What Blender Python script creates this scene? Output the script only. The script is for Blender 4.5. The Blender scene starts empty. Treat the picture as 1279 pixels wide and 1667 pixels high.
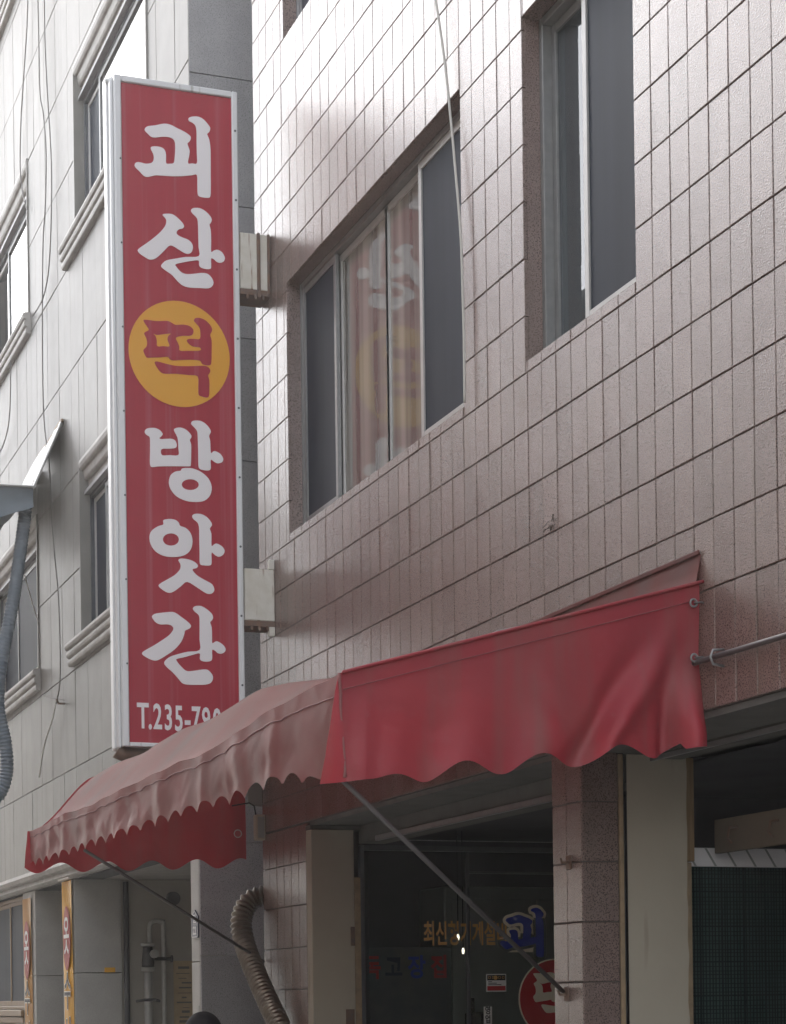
import bpy, bmesh, math, random
from mathutils import Vector, Matrix, noise
random.seed(7)
S = bpy.context.scene
COL = S.collection
R = math.radians

# ------------------------------------------------------------------ camera, world, sun, exposure
F_PX, YAW, ROLL, PX0, PY0 = 3277.228, 0.357255, 0.0132523, 639.5, 1622.198      # photo pixels (1279 x 1667)
CAM = Vector((12.09, -3.65516, 1.6))                                            # eye height 1.6 m, 3.66 m off the tiled wall
DIR = Vector((-math.cos(YAW), math.sin(YAW), 0)); RGT = Vector((math.sin(YAW), math.cos(YAW), 0)); UP = Vector((0, 0, 1))
_r = math.cos(ROLL)*RGT - math.sin(ROLL)*UP
_u = math.sin(ROLL)*RGT + math.cos(ROLL)*UP
cd = bpy.data.cameras.new('camera'); cam = bpy.data.objects.new('camera', cd); COL.objects.link(cam)
cam.matrix_world = Matrix(((_r.x, _u.x, -DIR.x, CAM.x), (_r.y, _u.y, -DIR.y, CAM.y), (_r.z, _u.z, -DIR.z, CAM.z), (0, 0, 0, 1)))
cd.sensor_fit = 'HORIZONTAL'; cd.sensor_width = 36.0; cd.lens = F_PX/1279*36.0
cd.shift_x = 0.0; cd.shift_y = (PY0-833.5)/1279.0
cd.clip_start = 0.05; cd.clip_end = 600.0
S.camera = cam

SUN_EL, SUN_AZ = R(42), R(281)      # hazy sun high over the far end of the street, in line with the walls: the fronts lie in open shade
w = bpy.data.worlds.new('World'); S.world = w; w.use_nodes = True
_n = w.node_tree.nodes; _l = w.node_tree.links
sky = _n.new('ShaderNodeTexSky'); sky.sky_type = 'NISHITA'; sky.sun_disc = False
sky.sun_elevation = SUN_EL; sky.sun_rotation = SUN_AZ
sky.air_density = 1.0; sky.dust_density = 2.0; sky.ozone_density = 1.0
_hs = _n.new('ShaderNodeHueSaturation'); _hs.inputs['Saturation'].default_value = 0.32      # thin white haze over the blue
_l.new(sky.outputs[0], _hs.inputs['Color']); _wb = _n.new('ShaderNodeMix'); _wb.data_type = 'RGBA'; _wb.blend_type = 'MULTIPLY'; _wb.inputs[0].default_value = 1.0; _wb.inputs[7].default_value = (1.0, .978, .95, 1)      # one even warm tone over the whole sky
_l.new(_hs.outputs[0], _wb.inputs[6]); _l.new(_wb.outputs[2], _n['Background'].inputs[0]); _n['Background'].inputs[1].default_value = 0.15
sd = bpy.data.lights.new('sun', 'SUN'); sun = bpy.data.objects.new('sun', sd); COL.objects.link(sun)
sd.energy = .5; sd.angle = R(12); sd.color = (1.0, 0.94, 0.86)
_s = Vector((math.sin(SUN_AZ)*math.cos(SUN_EL), math.cos(SUN_AZ)*math.cos(SUN_EL), math.sin(SUN_EL)))
sun.rotation_euler = _s.to_track_quat('Z', 'Y').to_euler(); sun.location = (0, 0, 30)
S.view_settings.view_transform = 'Standard'; S.view_settings.look = 'None'
S.view_settings.exposure = 2.34; S.view_settings.gamma = 1.0; S.view_settings.use_curve_mapping = False

# ------------------------------------------------------------------ points on known planes
def ray(px, py):
    a = px-PX0; b = py-PY0; c, s = math.cos(ROLL), math.sin(ROLL)
    return DIR + RGT*((c*a-s*b)/F_PX) - UP*((s*a+c*b)/F_PX)
def at_y(px, py, y):
    v = ray(px, py); return CAM + v*((y-CAM.y)/v.y)
def at_x(px, py, x):
    v = ray(px, py); return CAM + v*((x-CAM.x)/v.x)
def project(P):
    v = Vector(P)-CAM; z = v.dot(DIR)
    if z < .1: return (-9999, -9999, z)
    x = F_PX*v.dot(RGT)/z; y = -F_PX*v.dot(UP)/z; c, s = math.cos(ROLL), math.sin(ROLL)
    return (PX0+c*x+s*y, PY0-s*x+c*y, z)

# ------------------------------------------------------------------ materials
def nd(nt, t, **kw):
    n = nt.nodes.new(t)
    for k, v in kw.items():
        if k in n.inputs: n.inputs[k].default_value = v
        else: setattr(n, k, v)
    return n
def mat(name, col, rough=.6, spec=.5, metal=0., col2=None, nscale=8., namt=.5, detail=4., bump=0., bscale=60., bdist=.01,
        per_object=0., stretch=None, speck=None, speck_scale=200., speck_lo=.5, speck_hi=.62, translucent=0., tcol=None, streak=None):
    m = bpy.data.materials.new(name); m.use_nodes = True; nt = m.node_tree; L = nt.links
    b = nt.nodes['Principled BSDF']; b.inputs['Roughness'].default_value = rough; b.inputs['Metallic'].default_value = metal
    b.inputs['Specular IOR Level'].default_value = spec
    geo = nd(nt, 'ShaderNodeNewGeometry'); vec = geo.outputs['Position']
    if stretch:
        mp = nd(nt, 'ShaderNodeMapping'); mp.inputs['Scale'].default_value = stretch; L.new(vec, mp.inputs[0]); svec = mp.outputs[0]
    else: svec = vec
    c4 = (*col, 1)
    out = None
    if col2:
        t = nd(nt, 'ShaderNodeTexNoise'); t.inputs['Scale'].default_value = nscale; t.inputs['Detail'].default_value = detail
        L.new(svec, t.inputs['Vector'])
        mr = nd(nt, 'ShaderNodeMapRange'); mr.inputs[1].default_value = .5-.5*(1-namt)-.001; mr.inputs[2].default_value = .5+.5*(1-namt)+.001
        L.new(t.outputs[0], mr.inputs[0])
        mx = nd(nt, 'ShaderNodeMix', data_type='RGBA'); mx.inputs[6].default_value = c4; mx.inputs[7].default_value = (*col2, 1)
        L.new(mr.outputs[0], mx.inputs[0]); out = mx.outputs[2]
    if speck:
        t = nd(nt, 'ShaderNodeTexNoise'); t.inputs['Scale'].default_value = speck_scale; t.inputs['Detail'].default_value = 2
        L.new(vec, t.inputs['Vector'])
        mr = nd(nt, 'ShaderNodeMapRange'); mr.inputs[1].default_value = speck_lo; mr.inputs[2].default_value = speck_hi; L.new(t.outputs[0], mr.inputs[0])
        mx = nd(nt, 'ShaderNodeMix', data_type='RGBA'); mx.inputs[6].default_value = c4; mx.inputs[7].default_value = (*speck, 1)
        if out: L.new(out, mx.inputs[6])
        L.new(mr.outputs[0], mx.inputs[0]); out = mx.outputs[2]
    if streak:      # dirt runs: (colour, scale_along, scale_down, lo, hi)
        sc, sa, sz, lo, hi = streak
        mp = nd(nt, 'ShaderNodeMapping'); mp.inputs['Scale'].default_value = (sa, sa, sz); L.new(vec, mp.inputs[0])
        t = nd(nt, 'ShaderNodeTexNoise'); t.inputs['Scale'].default_value = 1; t.inputs['Detail'].default_value = 3; L.new(mp.outputs[0], t.inputs['Vector'])
        mr = nd(nt, 'ShaderNodeMapRange'); mr.inputs[1].default_value = lo; mr.inputs[2].default_value = hi; L.new(t.outputs[0], mr.inputs[0])
        mx = nd(nt, 'ShaderNodeMix', data_type='RGBA'); mx.inputs[6].default_value = c4; mx.inputs[7].default_value = (*sc, 1)
        if out: L.new(out, mx.inputs[6])
        L.new(mr.outputs[0], mx.inputs[0]); out = mx.outputs[2]
    if per_object:
        oi = nd(nt, 'ShaderNodeObjectInfo'); ad = nd(nt, 'ShaderNodeMath', operation='ADD'); L.new(oi.outputs['Random'], ad.inputs[0]); L.new(geo.outputs['Random Per Island'], ad.inputs[1])
        fr = nd(nt, 'ShaderNodeMath', operation='FRACT'); L.new(ad.outputs[0], fr.inputs[0])
        mr = nd(nt, 'ShaderNodeMapRange'); mr.inputs[3].default_value = 1-per_object; mr.inputs[4].default_value = 1+per_object
        L.new(fr.outputs[0], mr.inputs[0])
        hs = nd(nt, 'ShaderNodeHueSaturation'); hs.inputs['Color'].default_value = c4
        if out: L.new(out, hs.inputs['Color'])
        L.new(mr.outputs[0], hs.inputs['Value']); out = hs.outputs[0]
    if out: L.new(out, b.inputs['Base Color'])
    else: b.inputs['Base Color'].default_value = c4
    if bump:
        t = nd(nt, 'ShaderNodeTexNoise'); t.inputs['Scale'].default_value = bscale; t.inputs['Detail'].default_value = 3; L.new(svec, t.inputs['Vector'])
        bp = nd(nt, 'ShaderNodeBump'); bp.inputs['Strength'].default_value = bump; bp.inputs['Distance'].default_value = bdist
        L.new(t.outputs[0], bp.inputs['Height']); L.new(bp.outputs[0], b.inputs['Normal'])
    if translucent:
        tr = nd(nt, 'ShaderNodeBsdfTranslucent'); tr.inputs[0].default_value = (*(tcol or col), 1)
        mxs = nd(nt, 'ShaderNodeMixShader'); mxs.inputs[0].default_value = translucent
        L.new(b.outputs[0], mxs.inputs[1]); L.new(tr.outputs[0], mxs.inputs[2]); L.new(mxs.outputs[0], nt.nodes['Material Output'].inputs[0])
    return m
def glass(name, tint=(.8, .85, .88), rough=.0, ior=1.5, haze=0., hazecol=(.5, .5, .5), bump=0.):
    m = bpy.data.materials.new(name); m.use_nodes = True; nt = m.node_tree; L = nt.links
    nt.nodes.remove(nt.nodes['Principled BSDF'])
    tr = nd(nt, 'ShaderNodeBsdfTransparent'); tr.inputs[0].default_value = (*tint, 1)
    gl = nd(nt, 'ShaderNodeBsdfGlossy'); gl.inputs['Roughness'].default_value = rough; gl.inputs[0].default_value = (1, 1, 1, 1)
    fr = nd(nt, 'ShaderNodeFresnel'); fr.inputs[0].default_value = ior
    if bump:
        geo = nd(nt, 'ShaderNodeNewGeometry'); t = nd(nt, 'ShaderNodeTexNoise'); t.inputs['Scale'].default_value = 3.; L.new(geo.outputs['Position'], t.inputs['Vector'])
        bp = nd(nt, 'ShaderNodeBump'); bp.inputs['Strength'].default_value = bump; bp.inputs['Distance'].default_value = .01; L.new(t.outputs[0], bp.inputs['Height']); L.new(bp.outputs[0], gl.inputs['Normal'])
    base = tr.outputs[0]
    if haze:
        df = nd(nt, 'ShaderNodeBsdfDiffuse'); g2 = nd(nt, 'ShaderNodeNewGeometry'); mp = nd(nt, 'ShaderNodeMapping'); mp.inputs['Scale'].default_value = (7, 7, .25); L.new(g2.outputs['Position'], mp.inputs[0])
        tn = nd(nt, 'ShaderNodeTexNoise'); tn.inputs['Scale'].default_value = 1.; L.new(mp.outputs[0], tn.inputs['Vector'])
        cr = nd(nt, 'ShaderNodeMix', data_type='RGBA'); cr.inputs[6].default_value = (*[c*.55 for c in hazecol], 1); cr.inputs[7].default_value = (*[min(1, c*1.3) for c in hazecol], 1)
        mr = nd(nt, 'ShaderNodeMapRange'); mr.inputs[1].default_value = .36; mr.inputs[2].default_value = .64; L.new(tn.outputs[0], mr.inputs[0]); L.new(mr.outputs[0], cr.inputs[0]); L.new(cr.outputs[2], df.inputs[0])
        mh = nd(nt, 'ShaderNodeMixShader'); mh.inputs[0].default_value = haze; L.new(base, mh.inputs[1]); L.new(df.outputs[0], mh.inputs[2]); base = mh.outputs[0]
    mx = nd(nt, 'ShaderNodeMixShader'); L.new(fr.outputs[0], mx.inputs[0]); L.new(base, mx.inputs[1]); L.new(gl.outputs[0], mx.inputs[2])
    L.new(mx.outputs[0], nt.nodes['Material Output'].inputs[0]); return m
def emit(name, col, st):
    m = bpy.data.materials.new(name); m.use_nodes = True; b = m.node_tree.nodes['Principled BSDF']
    b.inputs['Base Color'].default_value = (*col, 1); b.inputs['Emission Color'].default_value = (*col, 1); b.inputs['Emission Strength'].default_value = st; return m

M = {}
M['pink'] = mat('pink_granite_tile', (.235, .165, .145), .15, 1., col2=(.175, .122, .106), nscale=9, namt=.3, speck=(.075, .052, .046), speck_scale=165, speck_lo=.52, speck_hi=.60,
                bump=.7, bscale=165, bdist=.0032, per_object=.13, streak=((.15, .112, .092), 8., .55, .53, .78))
M['grout'] = mat('dark_grout', (.105, .09, .083), .9, .2)
M['grey'] = mat('grey_granite_slab', (.25, .24, .22), .42, .09, col2=(.19, .182, .165), nscale=5, namt=.3, speck=(.2, .2, .2), speck_scale=230, speck_lo=.56, speck_hi=.7,
                bump=.25, bscale=140, bdist=.003, per_object=.05, streak=((.17, .16, .145), 5., .35, .54, .76))
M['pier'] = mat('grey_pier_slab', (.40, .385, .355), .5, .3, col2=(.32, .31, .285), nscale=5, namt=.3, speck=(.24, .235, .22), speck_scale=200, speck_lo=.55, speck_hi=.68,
                bump=.2, bscale=120, bdist=.003, per_object=.05, streak=((.3, .285, .26), 5., .35, .56, .78))  # paler granite copy; extra light for the shaded piers put into the colour
M['greyjoint'] = mat('slab_joint', (.12, .12, .12), .9, .2)
M['shadegrey'] = mat('shade_side_slab', (.34, .33, .335), .5, .4, col2=(.26, .255, .26), nscale=6, namt=.3, speck=(.1, .1, .1), speck_scale=200, speck_lo=.55, speck_hi=.68,
                    bump=.25, bscale=120, bdist=.004, per_object=.06)  # granite copy with the light on the shaded flank put into its colour
M['moulding'] = mat('stone_moulding', (.42, .40, .37), .55, .4, col2=(.27, .255, .235), nscale=7, namt=.45, bump=.2, bscale=50)
M['alu'] = mat('aluminium', (.26, .26, .255), .42, .5, .5, col2=(.21, .21, .21), nscale=20, bump=.05)
M['alu_light'] = mat('pale_aluminium', (.5, .49, .47), .42, .5, .3, col2=(.40, .39, .38), nscale=14, namt=.3)
M['dark_frame'] = mat('dark_window_frame', (.06, .065, .075), .4, .5, col2=(.09, .095, .1), nscale=10)
M['glass'] = glass('window_glass', (.55, .6, .66), .0, 1.75)
M['film'] = glass('filmed_glass', (.5, .5, .52), .03, 1.6, haze=.55, hazecol=(.46, .43, .385), bump=.02)
M['hazed'] = glass('veiled_glass', (.5, .55, .6), .0, 1.5, haze=.35, hazecol=(.12, .15, .17))  # pale blue sheen mixed into the pane colour, lifting its black
M['shopglass'] = glass('shop_glass', (.8, .84, .82), .0, 1.5)
M['screen'] = mat('dark_screen_pane', (.012, .017, .027), .6, .22, col2=(.03, .037, .052), nscale=1.5, namt=.35, stretch=(5., 5., .35))
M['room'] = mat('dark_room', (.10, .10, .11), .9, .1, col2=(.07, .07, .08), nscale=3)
M['curtain'] = mat('window_curtain', (.42, .4, .38), .9, .1, col2=(.34, .33, .33), nscale=4, stretch=(6, 6, .4))
M['sign_red'] = mat('sign_red', (.35, .020, .040), .35, .3, col2=(.31, .017, .035), nscale=2, stretch=(3, 12, .3), streak=((.40, .11, .13), 14., .2, .58, .8))
M['sign_white'] = mat('sign_white', (.72, .69, .70), .35, .4)
M['sign_yellow'] = mat('sign_yellow', (.68, .33, .03), .35, .4, col2=(.62, .29, .025), nscale=2)
M['sign_frame'] = mat('sign_frame_aluminium', (.62, .625, .63), .35, .5, .1, col2=(.62, .63, .64), nscale=6, stretch=(1, 1, .1), streak=((.3, .29, .27), 30., .6, .62, .75))
M['peel'] = mat('peeling_white_paint', (.62, .6, .55), .7, .3, col2=(.5, .47, .4), nscale=14, namt=.4, streak=((.22, .13, .08), 45., 3., .6, .68), bump=.3, bscale=40)
M['rust'] = mat('rusty_steel', (.14, .11, .1), .7, .4, .3, col2=(.2, .12, .08), nscale=25)
M['vinyl'] = mat('red_awning_vinyl', (.33, .034, .045), .55, .32, col2=(.25, .033, .045), nscale=3, streak=((.20, .075, .07), 7., .9, .5, .75), translucent=.11, tcol=(.5, .04, .05), bump=.05, bscale=30)
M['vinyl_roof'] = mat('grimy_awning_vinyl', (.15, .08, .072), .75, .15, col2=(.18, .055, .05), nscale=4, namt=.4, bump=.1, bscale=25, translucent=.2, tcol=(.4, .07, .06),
                        streak=((.13, .085, .08), 3., 1., .5, .75))  # roof grime, plus a darker tone to offset how brightly it was lit
M['vinyl_old'] = mat('weathered_awning_vinyl', (.25, .115, .11), .45, .45, col2=(.27, .075, .075), nscale=4, namt=.4, stretch=(1.6, 1.2, .8), translucent=.3, tcol=(.62, .10, .08), bump=.04, bscale=25,
                       streak=((.22, .15, .145), 3., .9, .52, .75))
M['strut'] = mat('grey_painted_tube', (.12, .11, .11), .5, .4, .4)
M['plaster'] = mat('beige_plaster', (.40, .36, .29), .75, .3, col2=(.34, .30, .24), nscale=3, namt=.3, bump=.15, bscale=20, streak=((.2, .16, .12), 9., 1., .66, .8))
M['plaster_edge'] = mat('flaking_plaster_edge', (.36, .26, .16), .8, .3, col2=(.2, .15, .1), nscale=18, namt=.4)
M['wood'] = mat('varnished_wood', (.28, .19, .11), .5, .4, col2=(.2, .13, .07), nscale=8, stretch=(10, 10, .6))
M['concrete'] = mat('old_concrete', (.16, .155, .145), .85, .3, col2=(.11, .105, .1), nscale=7, namt=.4, bump=.2, bscale=25)
M['greywall'] = mat('painted_grey_wall', (.36, .335, .29), .8, .3, col2=(.30, .28, .24), nscale=3, namt=.4, bump=.1, bscale=30)
M['pipe'] = mat('grey_painted_pipe', (.42, .42, .4), .45, .5, .2, col2=(.33, .33, .31), nscale=16, namt=.4)
M['pipe_dark'] = mat('dark_pipe', (.07, .068, .07), .5, .5, .2)
M['foil'] = mat('foil_duct', (.22, .185, .15), .34, .5, .8, col2=(.15, .12, .10), nscale=12)
M['hose'] = mat('bluegrey_hose', (.15, .18, .21), .5, .4, col2=(.12, .145, .17), nscale=6)
M['tarp'] = mat('bluegrey_tarp', (.16, .19, .215), .45, .4, col2=(.11, .13, .15), nscale=5, namt=.4)
M['torn'] = mat('torn_white_sheet', (.78, .78, .75), .5, .4, col2=(.6, .6, .57), nscale=6, namt=.4)
M['cable'] = mat('grey_cable', (.20, .19, .18), .6, .3)
M['cable_pale'] = mat('pale_cable', (.5, .48, .44), .6, .3)
M['banner'] = mat('yellow_banner', (.68, .36, .02), .5, .3, col2=(.6, .3, .02), nscale=2)
M['banner_old'] = mat('faded_orange_banner', (.46, .22, .035), .5, .3, col2=(.4, .19, .03), nscale=2)
M['banner_red'] = mat('banner_red', (.33, .03, .02), .5, .3)
M['black'] = mat('black_print', (.02, .02, .025), .5, .3)
M['white'] = mat('white_print', (.75, .74, .72), .5, .3)
M['cream'] = mat('cream_print', (.82, .74, .6), .5, .3)
M['ochre'] = mat('ochre_print', (.62, .36, .13), .5, .3)
M['blue'] = mat('blue_print', (.025, .045, .36), .45, .4)
M['redprint'] = mat('red_print', (.46, .018, .024), .45, .4)
M['navy'] = mat('navy_enamel', (.012, .016, .045), .35, .5)
M['paper'] = mat('yellowed_paper', (.45, .36, .24), .8, .2, col2=(.35, .27, .17), nscale=15, namt=.4)
M['mesh'] = mat('green_mesh_net', (.045, .085, .075), .7, .3, col2=(.03, .055, .05), nscale=3, namt=.3)
M['net_dark'] = mat('net_thread', (.012, .02, .02), .8, .2)
M['asphalt'] = mat('pale_concrete_road', (.27, .265, .25), .85, .3, col2=(.22, .215, .205), nscale=5, namt=.4, bump=.3, bscale=80)
M['paving'] = mat('concrete_paving', (.26, .255, .24), .85, .3, col2=(.2, .195, .185), nscale=4, namt=.4)
M['render_beige'] = mat('beige_render', (.5, .46, .4), .8, .3, col2=(.44, .4, .35), nscale=2, namt=.4)
M['brick'] = mat('brown_brick_wall', (.23, .13, .09), .8, .3, col2=(.18, .1, .07), nscale=4, namt=.4)
M['render_grey'] = mat('grey_render', (.33, .33, .32), .8, .3, col2=(.27, .27, .26), nscale=2, namt=.4)
M['coat'] = mat('dark_coat', (.03, .03, .035), .8, .2)
M['skin'] = mat('skin', (.45, .27, .2), .55, .4)
M['hair'] = mat('black_knit', (.012, .012, .016), .75, .3, bump=.3, bscale=200)
M['seam'] = mat('awning_seam', (.2, .05, .055), .6, .3)
M['shelf'] = mat('brown_shelf', (.16, .13, .1), .7, .3)
M['sack'] = mat('pale_sack', (.38, .35, .29), .85, .2)
M['steel'] = mat('stainless_steel', (.6, .58, .5), .25, .5, .9, col2=(.5, .48, .4), nscale=5)
M['lamp'] = emit('lamp_glow', (1., .9, .7), 0.5)
M['cabinet'] = mat('pale_cabinet', (.30, .31, .29), .5, .4, col2=(.26, .27, .25), nscale=3)
M['trousers'] = mat('dark_trousers', (.025, .027, .035), .8, .2)
M['twig'] = mat('dry_grass', (.035, .025, .02), .9, .1)

# ------------------------------------------------------------------ mesh building
BASE = {}
class B:
    def __init__(s): s.v = []; s.f = []
    def add(s, vs, fs):
        k = len(s.v); s.v += [Vector(p) for p in vs]; s.f += [tuple(i+k for i in f) for f in fs]; return s
    def box(s, x0, x1, y0, y1, z0, z1):
        return s.add([(x0,y0,z0),(x1,y0,z0),(x1,y1,z0),(x0,y1,z0),(x0,y0,z1),(x1,y0,z1),(x1,y1,z1),(x0,y1,z1)],
                     [(0,3,2,1),(4,5,6,7),(0,1,5,4),(1,2,6,5),(2,3,7,6),(3,0,4,7)])
    def bbox(s, x0, x1, y0, y1, z0, z1, c=.004):   # box with all edges chamfered
        bm = bmesh.new(); bmesh.ops.create_cube(bm, size=1)
        for v in bm.verts: v.co = Vector((x0+(v.co.x+.5)*(x1-x0), y0+(v.co.y+.5)*(y1-y0), z0+(v.co.z+.5)*(z1-z0)))
        bmesh.ops.bevel(bm, geom=bm.edges[:], offset=c, segments=1, affect='EDGES')
        bm.verts.index_update(); s.add([v.co.copy() for v in bm.verts], [[v.index for v in f.verts] for f in bm.faces]); bm.free(); return s
    def quad(s, a, b, c, d): return s.add([a, b, c, d], [(0,1,2,3)])
    def grid(s, rows):
        n = len(rows[0]); vs = [p for r in rows for p in r]
        return s.add(vs, [(i*n+j, i*n+j+1, (i+1)*n+j+1, (i+1)*n+j) for i in range(len(rows)-1) for j in range(n-1)])
    def tube(s, pts, r, n=8, cap=True):
        pts = [Vector(p) for p in pts]; rs = r if isinstance(r, (list, tuple)) else [r]*len(pts)
        rings = []; t0 = (pts[1]-pts[0]).normalized(); ref = Vector((0,0,1)) if abs(t0.z) < .9 else Vector((1,0,0))
        u = t0.cross(ref).normalized()
        for i, p in enumerate(pts):
            t = ((pts[min(i+1, len(pts)-1)]-pts[max(i-1, 0)])).normalized()
            u = (u-t*u.dot(t)).normalized(); w_ = t.cross(u)
            rings.append([p+(u*math.cos(2*math.pi*k/n)+w_*math.sin(2*math.pi*k/n))*rs[i] for k in range(n)])
        vs = [p for g in rings for p in g]
        fs = [(i*n+k, i*n+(k+1) % n, (i+1)*n+(k+1) % n, (i+1)*n+k) for i in range(len(rings)-1) for k in range(n)]
        if cap: fs += [tuple(range(n))[::-1], tuple((len(rings)-1)*n+k for k in range(n))]
        return s.add(vs, fs)
    def profile_x(s, prof, x0, x1):     # closed (y, z) profile extruded along x
        n = len(prof); vs = [(x0, y, z) for y, z in prof]+[(x1, y, z) for y, z in prof]
        return s.add(vs, [(k, (k+1) % n, n+(k+1) % n, n+k) for k in range(n)]+[tuple(range(n))[::-1], tuple(range(n, 2*n))])
    def disc(s, c, axis, r, th, n=20):
        c = Vector(c); a = Vector(axis).normalized(); return s.tube([c, c+a*th], r, n)
    def mesh(s, name, base=Vector((0,0,0)), smooth=False):
        me = bpy.data.meshes.new(name); me.from_pydata([tuple(p-base) for p in s.v], [], s.f)
        bm = bmesh.new(); bm.from_mesh(me); bmesh.ops.recalc_face_normals(bm, faces=bm.faces[:]); bm.to_mesh(me); bm.free()
        if smooth:
            for p in me.polygons: p.use_smooth = True
        return me
    def build(s, name, m, parent=None, smooth=False, loc=None):
        base = BASE[parent.name] if parent else Vector(loc) if loc is not None else Vector((0,0,0))
        me = s.mesh(name, base, smooth); o = bpy.data.objects.new(name, me); COL.objects.link(o)
        me.materials.append(M[m] if isinstance(m, str) else m)
        if parent: o.parent = parent
        else: o.location = base
        BASE[o.name] = base; return o
def tag(o, label=None, cat=None, group=None, kind=None):
    if label: o['label'] = label
    if cat: o['category'] = cat
    if group: o['group'] = group
    if kind: o['kind'] = kind
    return o
def thing(name, loc, label, cat, group=None):
    o = bpy.data.objects.new(name, None); COL.objects.link(o); o.location = loc; o.empty_display_size = .2
    BASE[o.name] = Vector(loc); return tag(o, label, cat, group)
def bar(name, m, parent, x0, x1, y0, y1, z0, z1, c=.003):
    return B().bbox(x0, x1, y0, y1, z0, z1, c).build(name, m, parent)
def smooth_loop(L, k=3):
    n = len(L); out = []
    for i in range(n):
        p0, p1, p2, p3 = (Vector(L[(i+j-1) % n]) for j in range(4))
        for q in range(k):
            t = q/k
            out.append(.5*((2*p1)+(-p0+p2)*t+(2*p0-5*p1+4*p2-p3)*t*t+(-p0+3*p1-3*p2+p3)*t**3))
    return out
def curve_b(loops, ext, mp, smooth=True, off=0.):   # filled flat shape with holes -> B
    cu = bpy.data.curves.new('shape', 'CURVE'); cu.dimensions = '2D'; cu.fill_mode = 'BOTH'; cu.extrude = ext; cu.offset = off
    for L in loops:
        P = smooth_loop(L) if smooth else [Vector(p) for p in L]
        sp = cu.splines.new('POLY'); sp.points.add(len(P)-1); sp.use_cyclic_u = True
        for a, p in zip(sp.points, P): a.co = (p[0], p[1], 0, 1)
    return obj_b(cu, mp)
def text_b(body, size, ext, mp, sx=1., bold=0., align='CENTER'):
    cu = bpy.data.curves.new('text', 'FONT'); cu.body = body; cu.size = size; cu.extrude = ext; cu.align_x = align; cu.align_y = 'CENTER'; cu.offset = bold; cu.resolution_u = 3
    return obj_b(cu, lambda p: mp((p[0]*sx, p[1], p[2])))
def obj_b(cu, mp):
    o = bpy.data.objects.new('tmp', cu); COL.objects.link(o); bpy.context.view_layer.update()
    me = bpy.data.meshes.new_from_object(o.evaluated_get(bpy.context.evaluated_depsgraph_get()))
    b = B().add([mp(v.co) for v in me.vertices], [tuple(p.vertices) for p in me.polygons])
    bpy.data.objects.remove(o); bpy.data.meshes.remove(me); bpy.data.curves.remove(cu); return b
def face_x(x, y0, z0): return lambda p: Vector((x+p[2], y0+p[0], z0+p[1]))       # flat shape looking along +x
def face_y(y, x0, z0): return lambda p: Vector((x0+p[0], y-p[2], z0+p[1]))       # flat shape looking along -y
def rect_sub(r, holes):
    out = [r]
    for hx0, hx1, hz0, hz1 in holes:
        nxt = []
        for x0, x1, z0, z1 in out:
            if hx0 >= x1 or hx1 <= x0 or hz0 >= z1 or hz1 <= z0: nxt.append((x0, x1, z0, z1)); continue
            if hx0 > x0: nxt.append((x0, hx0, z0, z1))
            if hx1 < x1: nxt.append((hx1, x1, z0, z1))
            a, b = max(x0, hx0), min(x1, hx1)
            if hz0 > z0: nxt.append((a, b, z0, hz0))
            if hz1 < z1: nxt.append((a, b, hz1, z1))
        out = nxt
    return out
def holed_wall(x0, x1, z0, z1, y0, y1, holes):
    """one slab of wall with rectangular openings; no inner faces"""
    xs = sorted({x0, x1} | {h[i] for h in holes for i in (0, 1) if x0 < h[i] < x1}); zs = sorted({z0, z1} | {h[i] for h in holes for i in (2, 3) if z0 < h[i] < z1})
    solid = lambda i, j: 0 <= i < len(xs)-1 and 0 <= j < len(zs)-1 and not any(h[0] <= (xs[i]+xs[i+1])/2 <= h[1] and h[2] <= (zs[j]+zs[j+1])/2 <= h[3] for h in holes)
    b = B()
    for i in range(len(xs)-1):
        for j in range(len(zs)-1):
            if not solid(i, j): continue
            a, c, d, e = xs[i], xs[i+1], zs[j], zs[j+1]
            b.quad((a,y0,d),(c,y0,d),(c,y0,e),(a,y0,e)); b.quad((a,y1,d),(a,y1,e),(c,y1,e),(c,y1,d))
            if not solid(i-1, j): b.quad((a,y0,d),(a,y0,e),(a,y1,e),(a,y1,d))
            if not solid(i+1, j): b.quad((c,y0,d),(c,y1,d),(c,y1,e),(c,y0,e))
            if not solid(i, j-1): b.quad((a,y0,d),(a,y1,d),(c,y1,d),(c,y0,d))
            if not solid(i, j+1): b.quad((a,y0,e),(c,y0,e),(c,y1,e),(a,y1,e))
    return b
def room(x0, x1, y0, y1, z0, z1):      # inside of a box, open towards the street (low y)
    return (B().quad((x0,y1,z0),(x1,y1,z0),(x1,y1,z1),(x0,y1,z1)).quad((x0,y0,z0),(x0,y1,z0),(x0,y1,z1),(x0,y0,z1))
            .quad((x1,y0,z0),(x1,y0,z1),(x1,y1,z1),(x1,y1,z0)).quad((x0,y0,z0),(x1,y0,z0),(x1,y1,z0),(x0,y1,z0)).quad((x0,y0,z1),(x0,y1,z1),(x1,y1,z1),(x1,y0,z1)))
def chamfer_front_y(b, x0, x1, z0, z1, yf, yb, c=.0025):     # tile facing -y: front face, chamfers, sides, no back
    b.add([(x0,yb,z0),(x1,yb,z0),(x1,yb,z1),(x0,yb,z1),(x0,yf+c,z0),(x1,yf+c,z0),(x1,yf+c,z1),(x0,yf+c,z1),
           (x0+c,yf,z0+c),(x1-c,yf,z0+c),(x1-c,yf,z1-c),(x0+c,yf,z1-c)],
          [(8,9,10,11),(4,5,9,8),(5,6,10,9),(6,7,11,10),(7,4,8,11),(0,1,5,4),(1,2,6,5),(2,3,7,6),(3,0,4,7),(0,3,2,1)])
    return b

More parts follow.
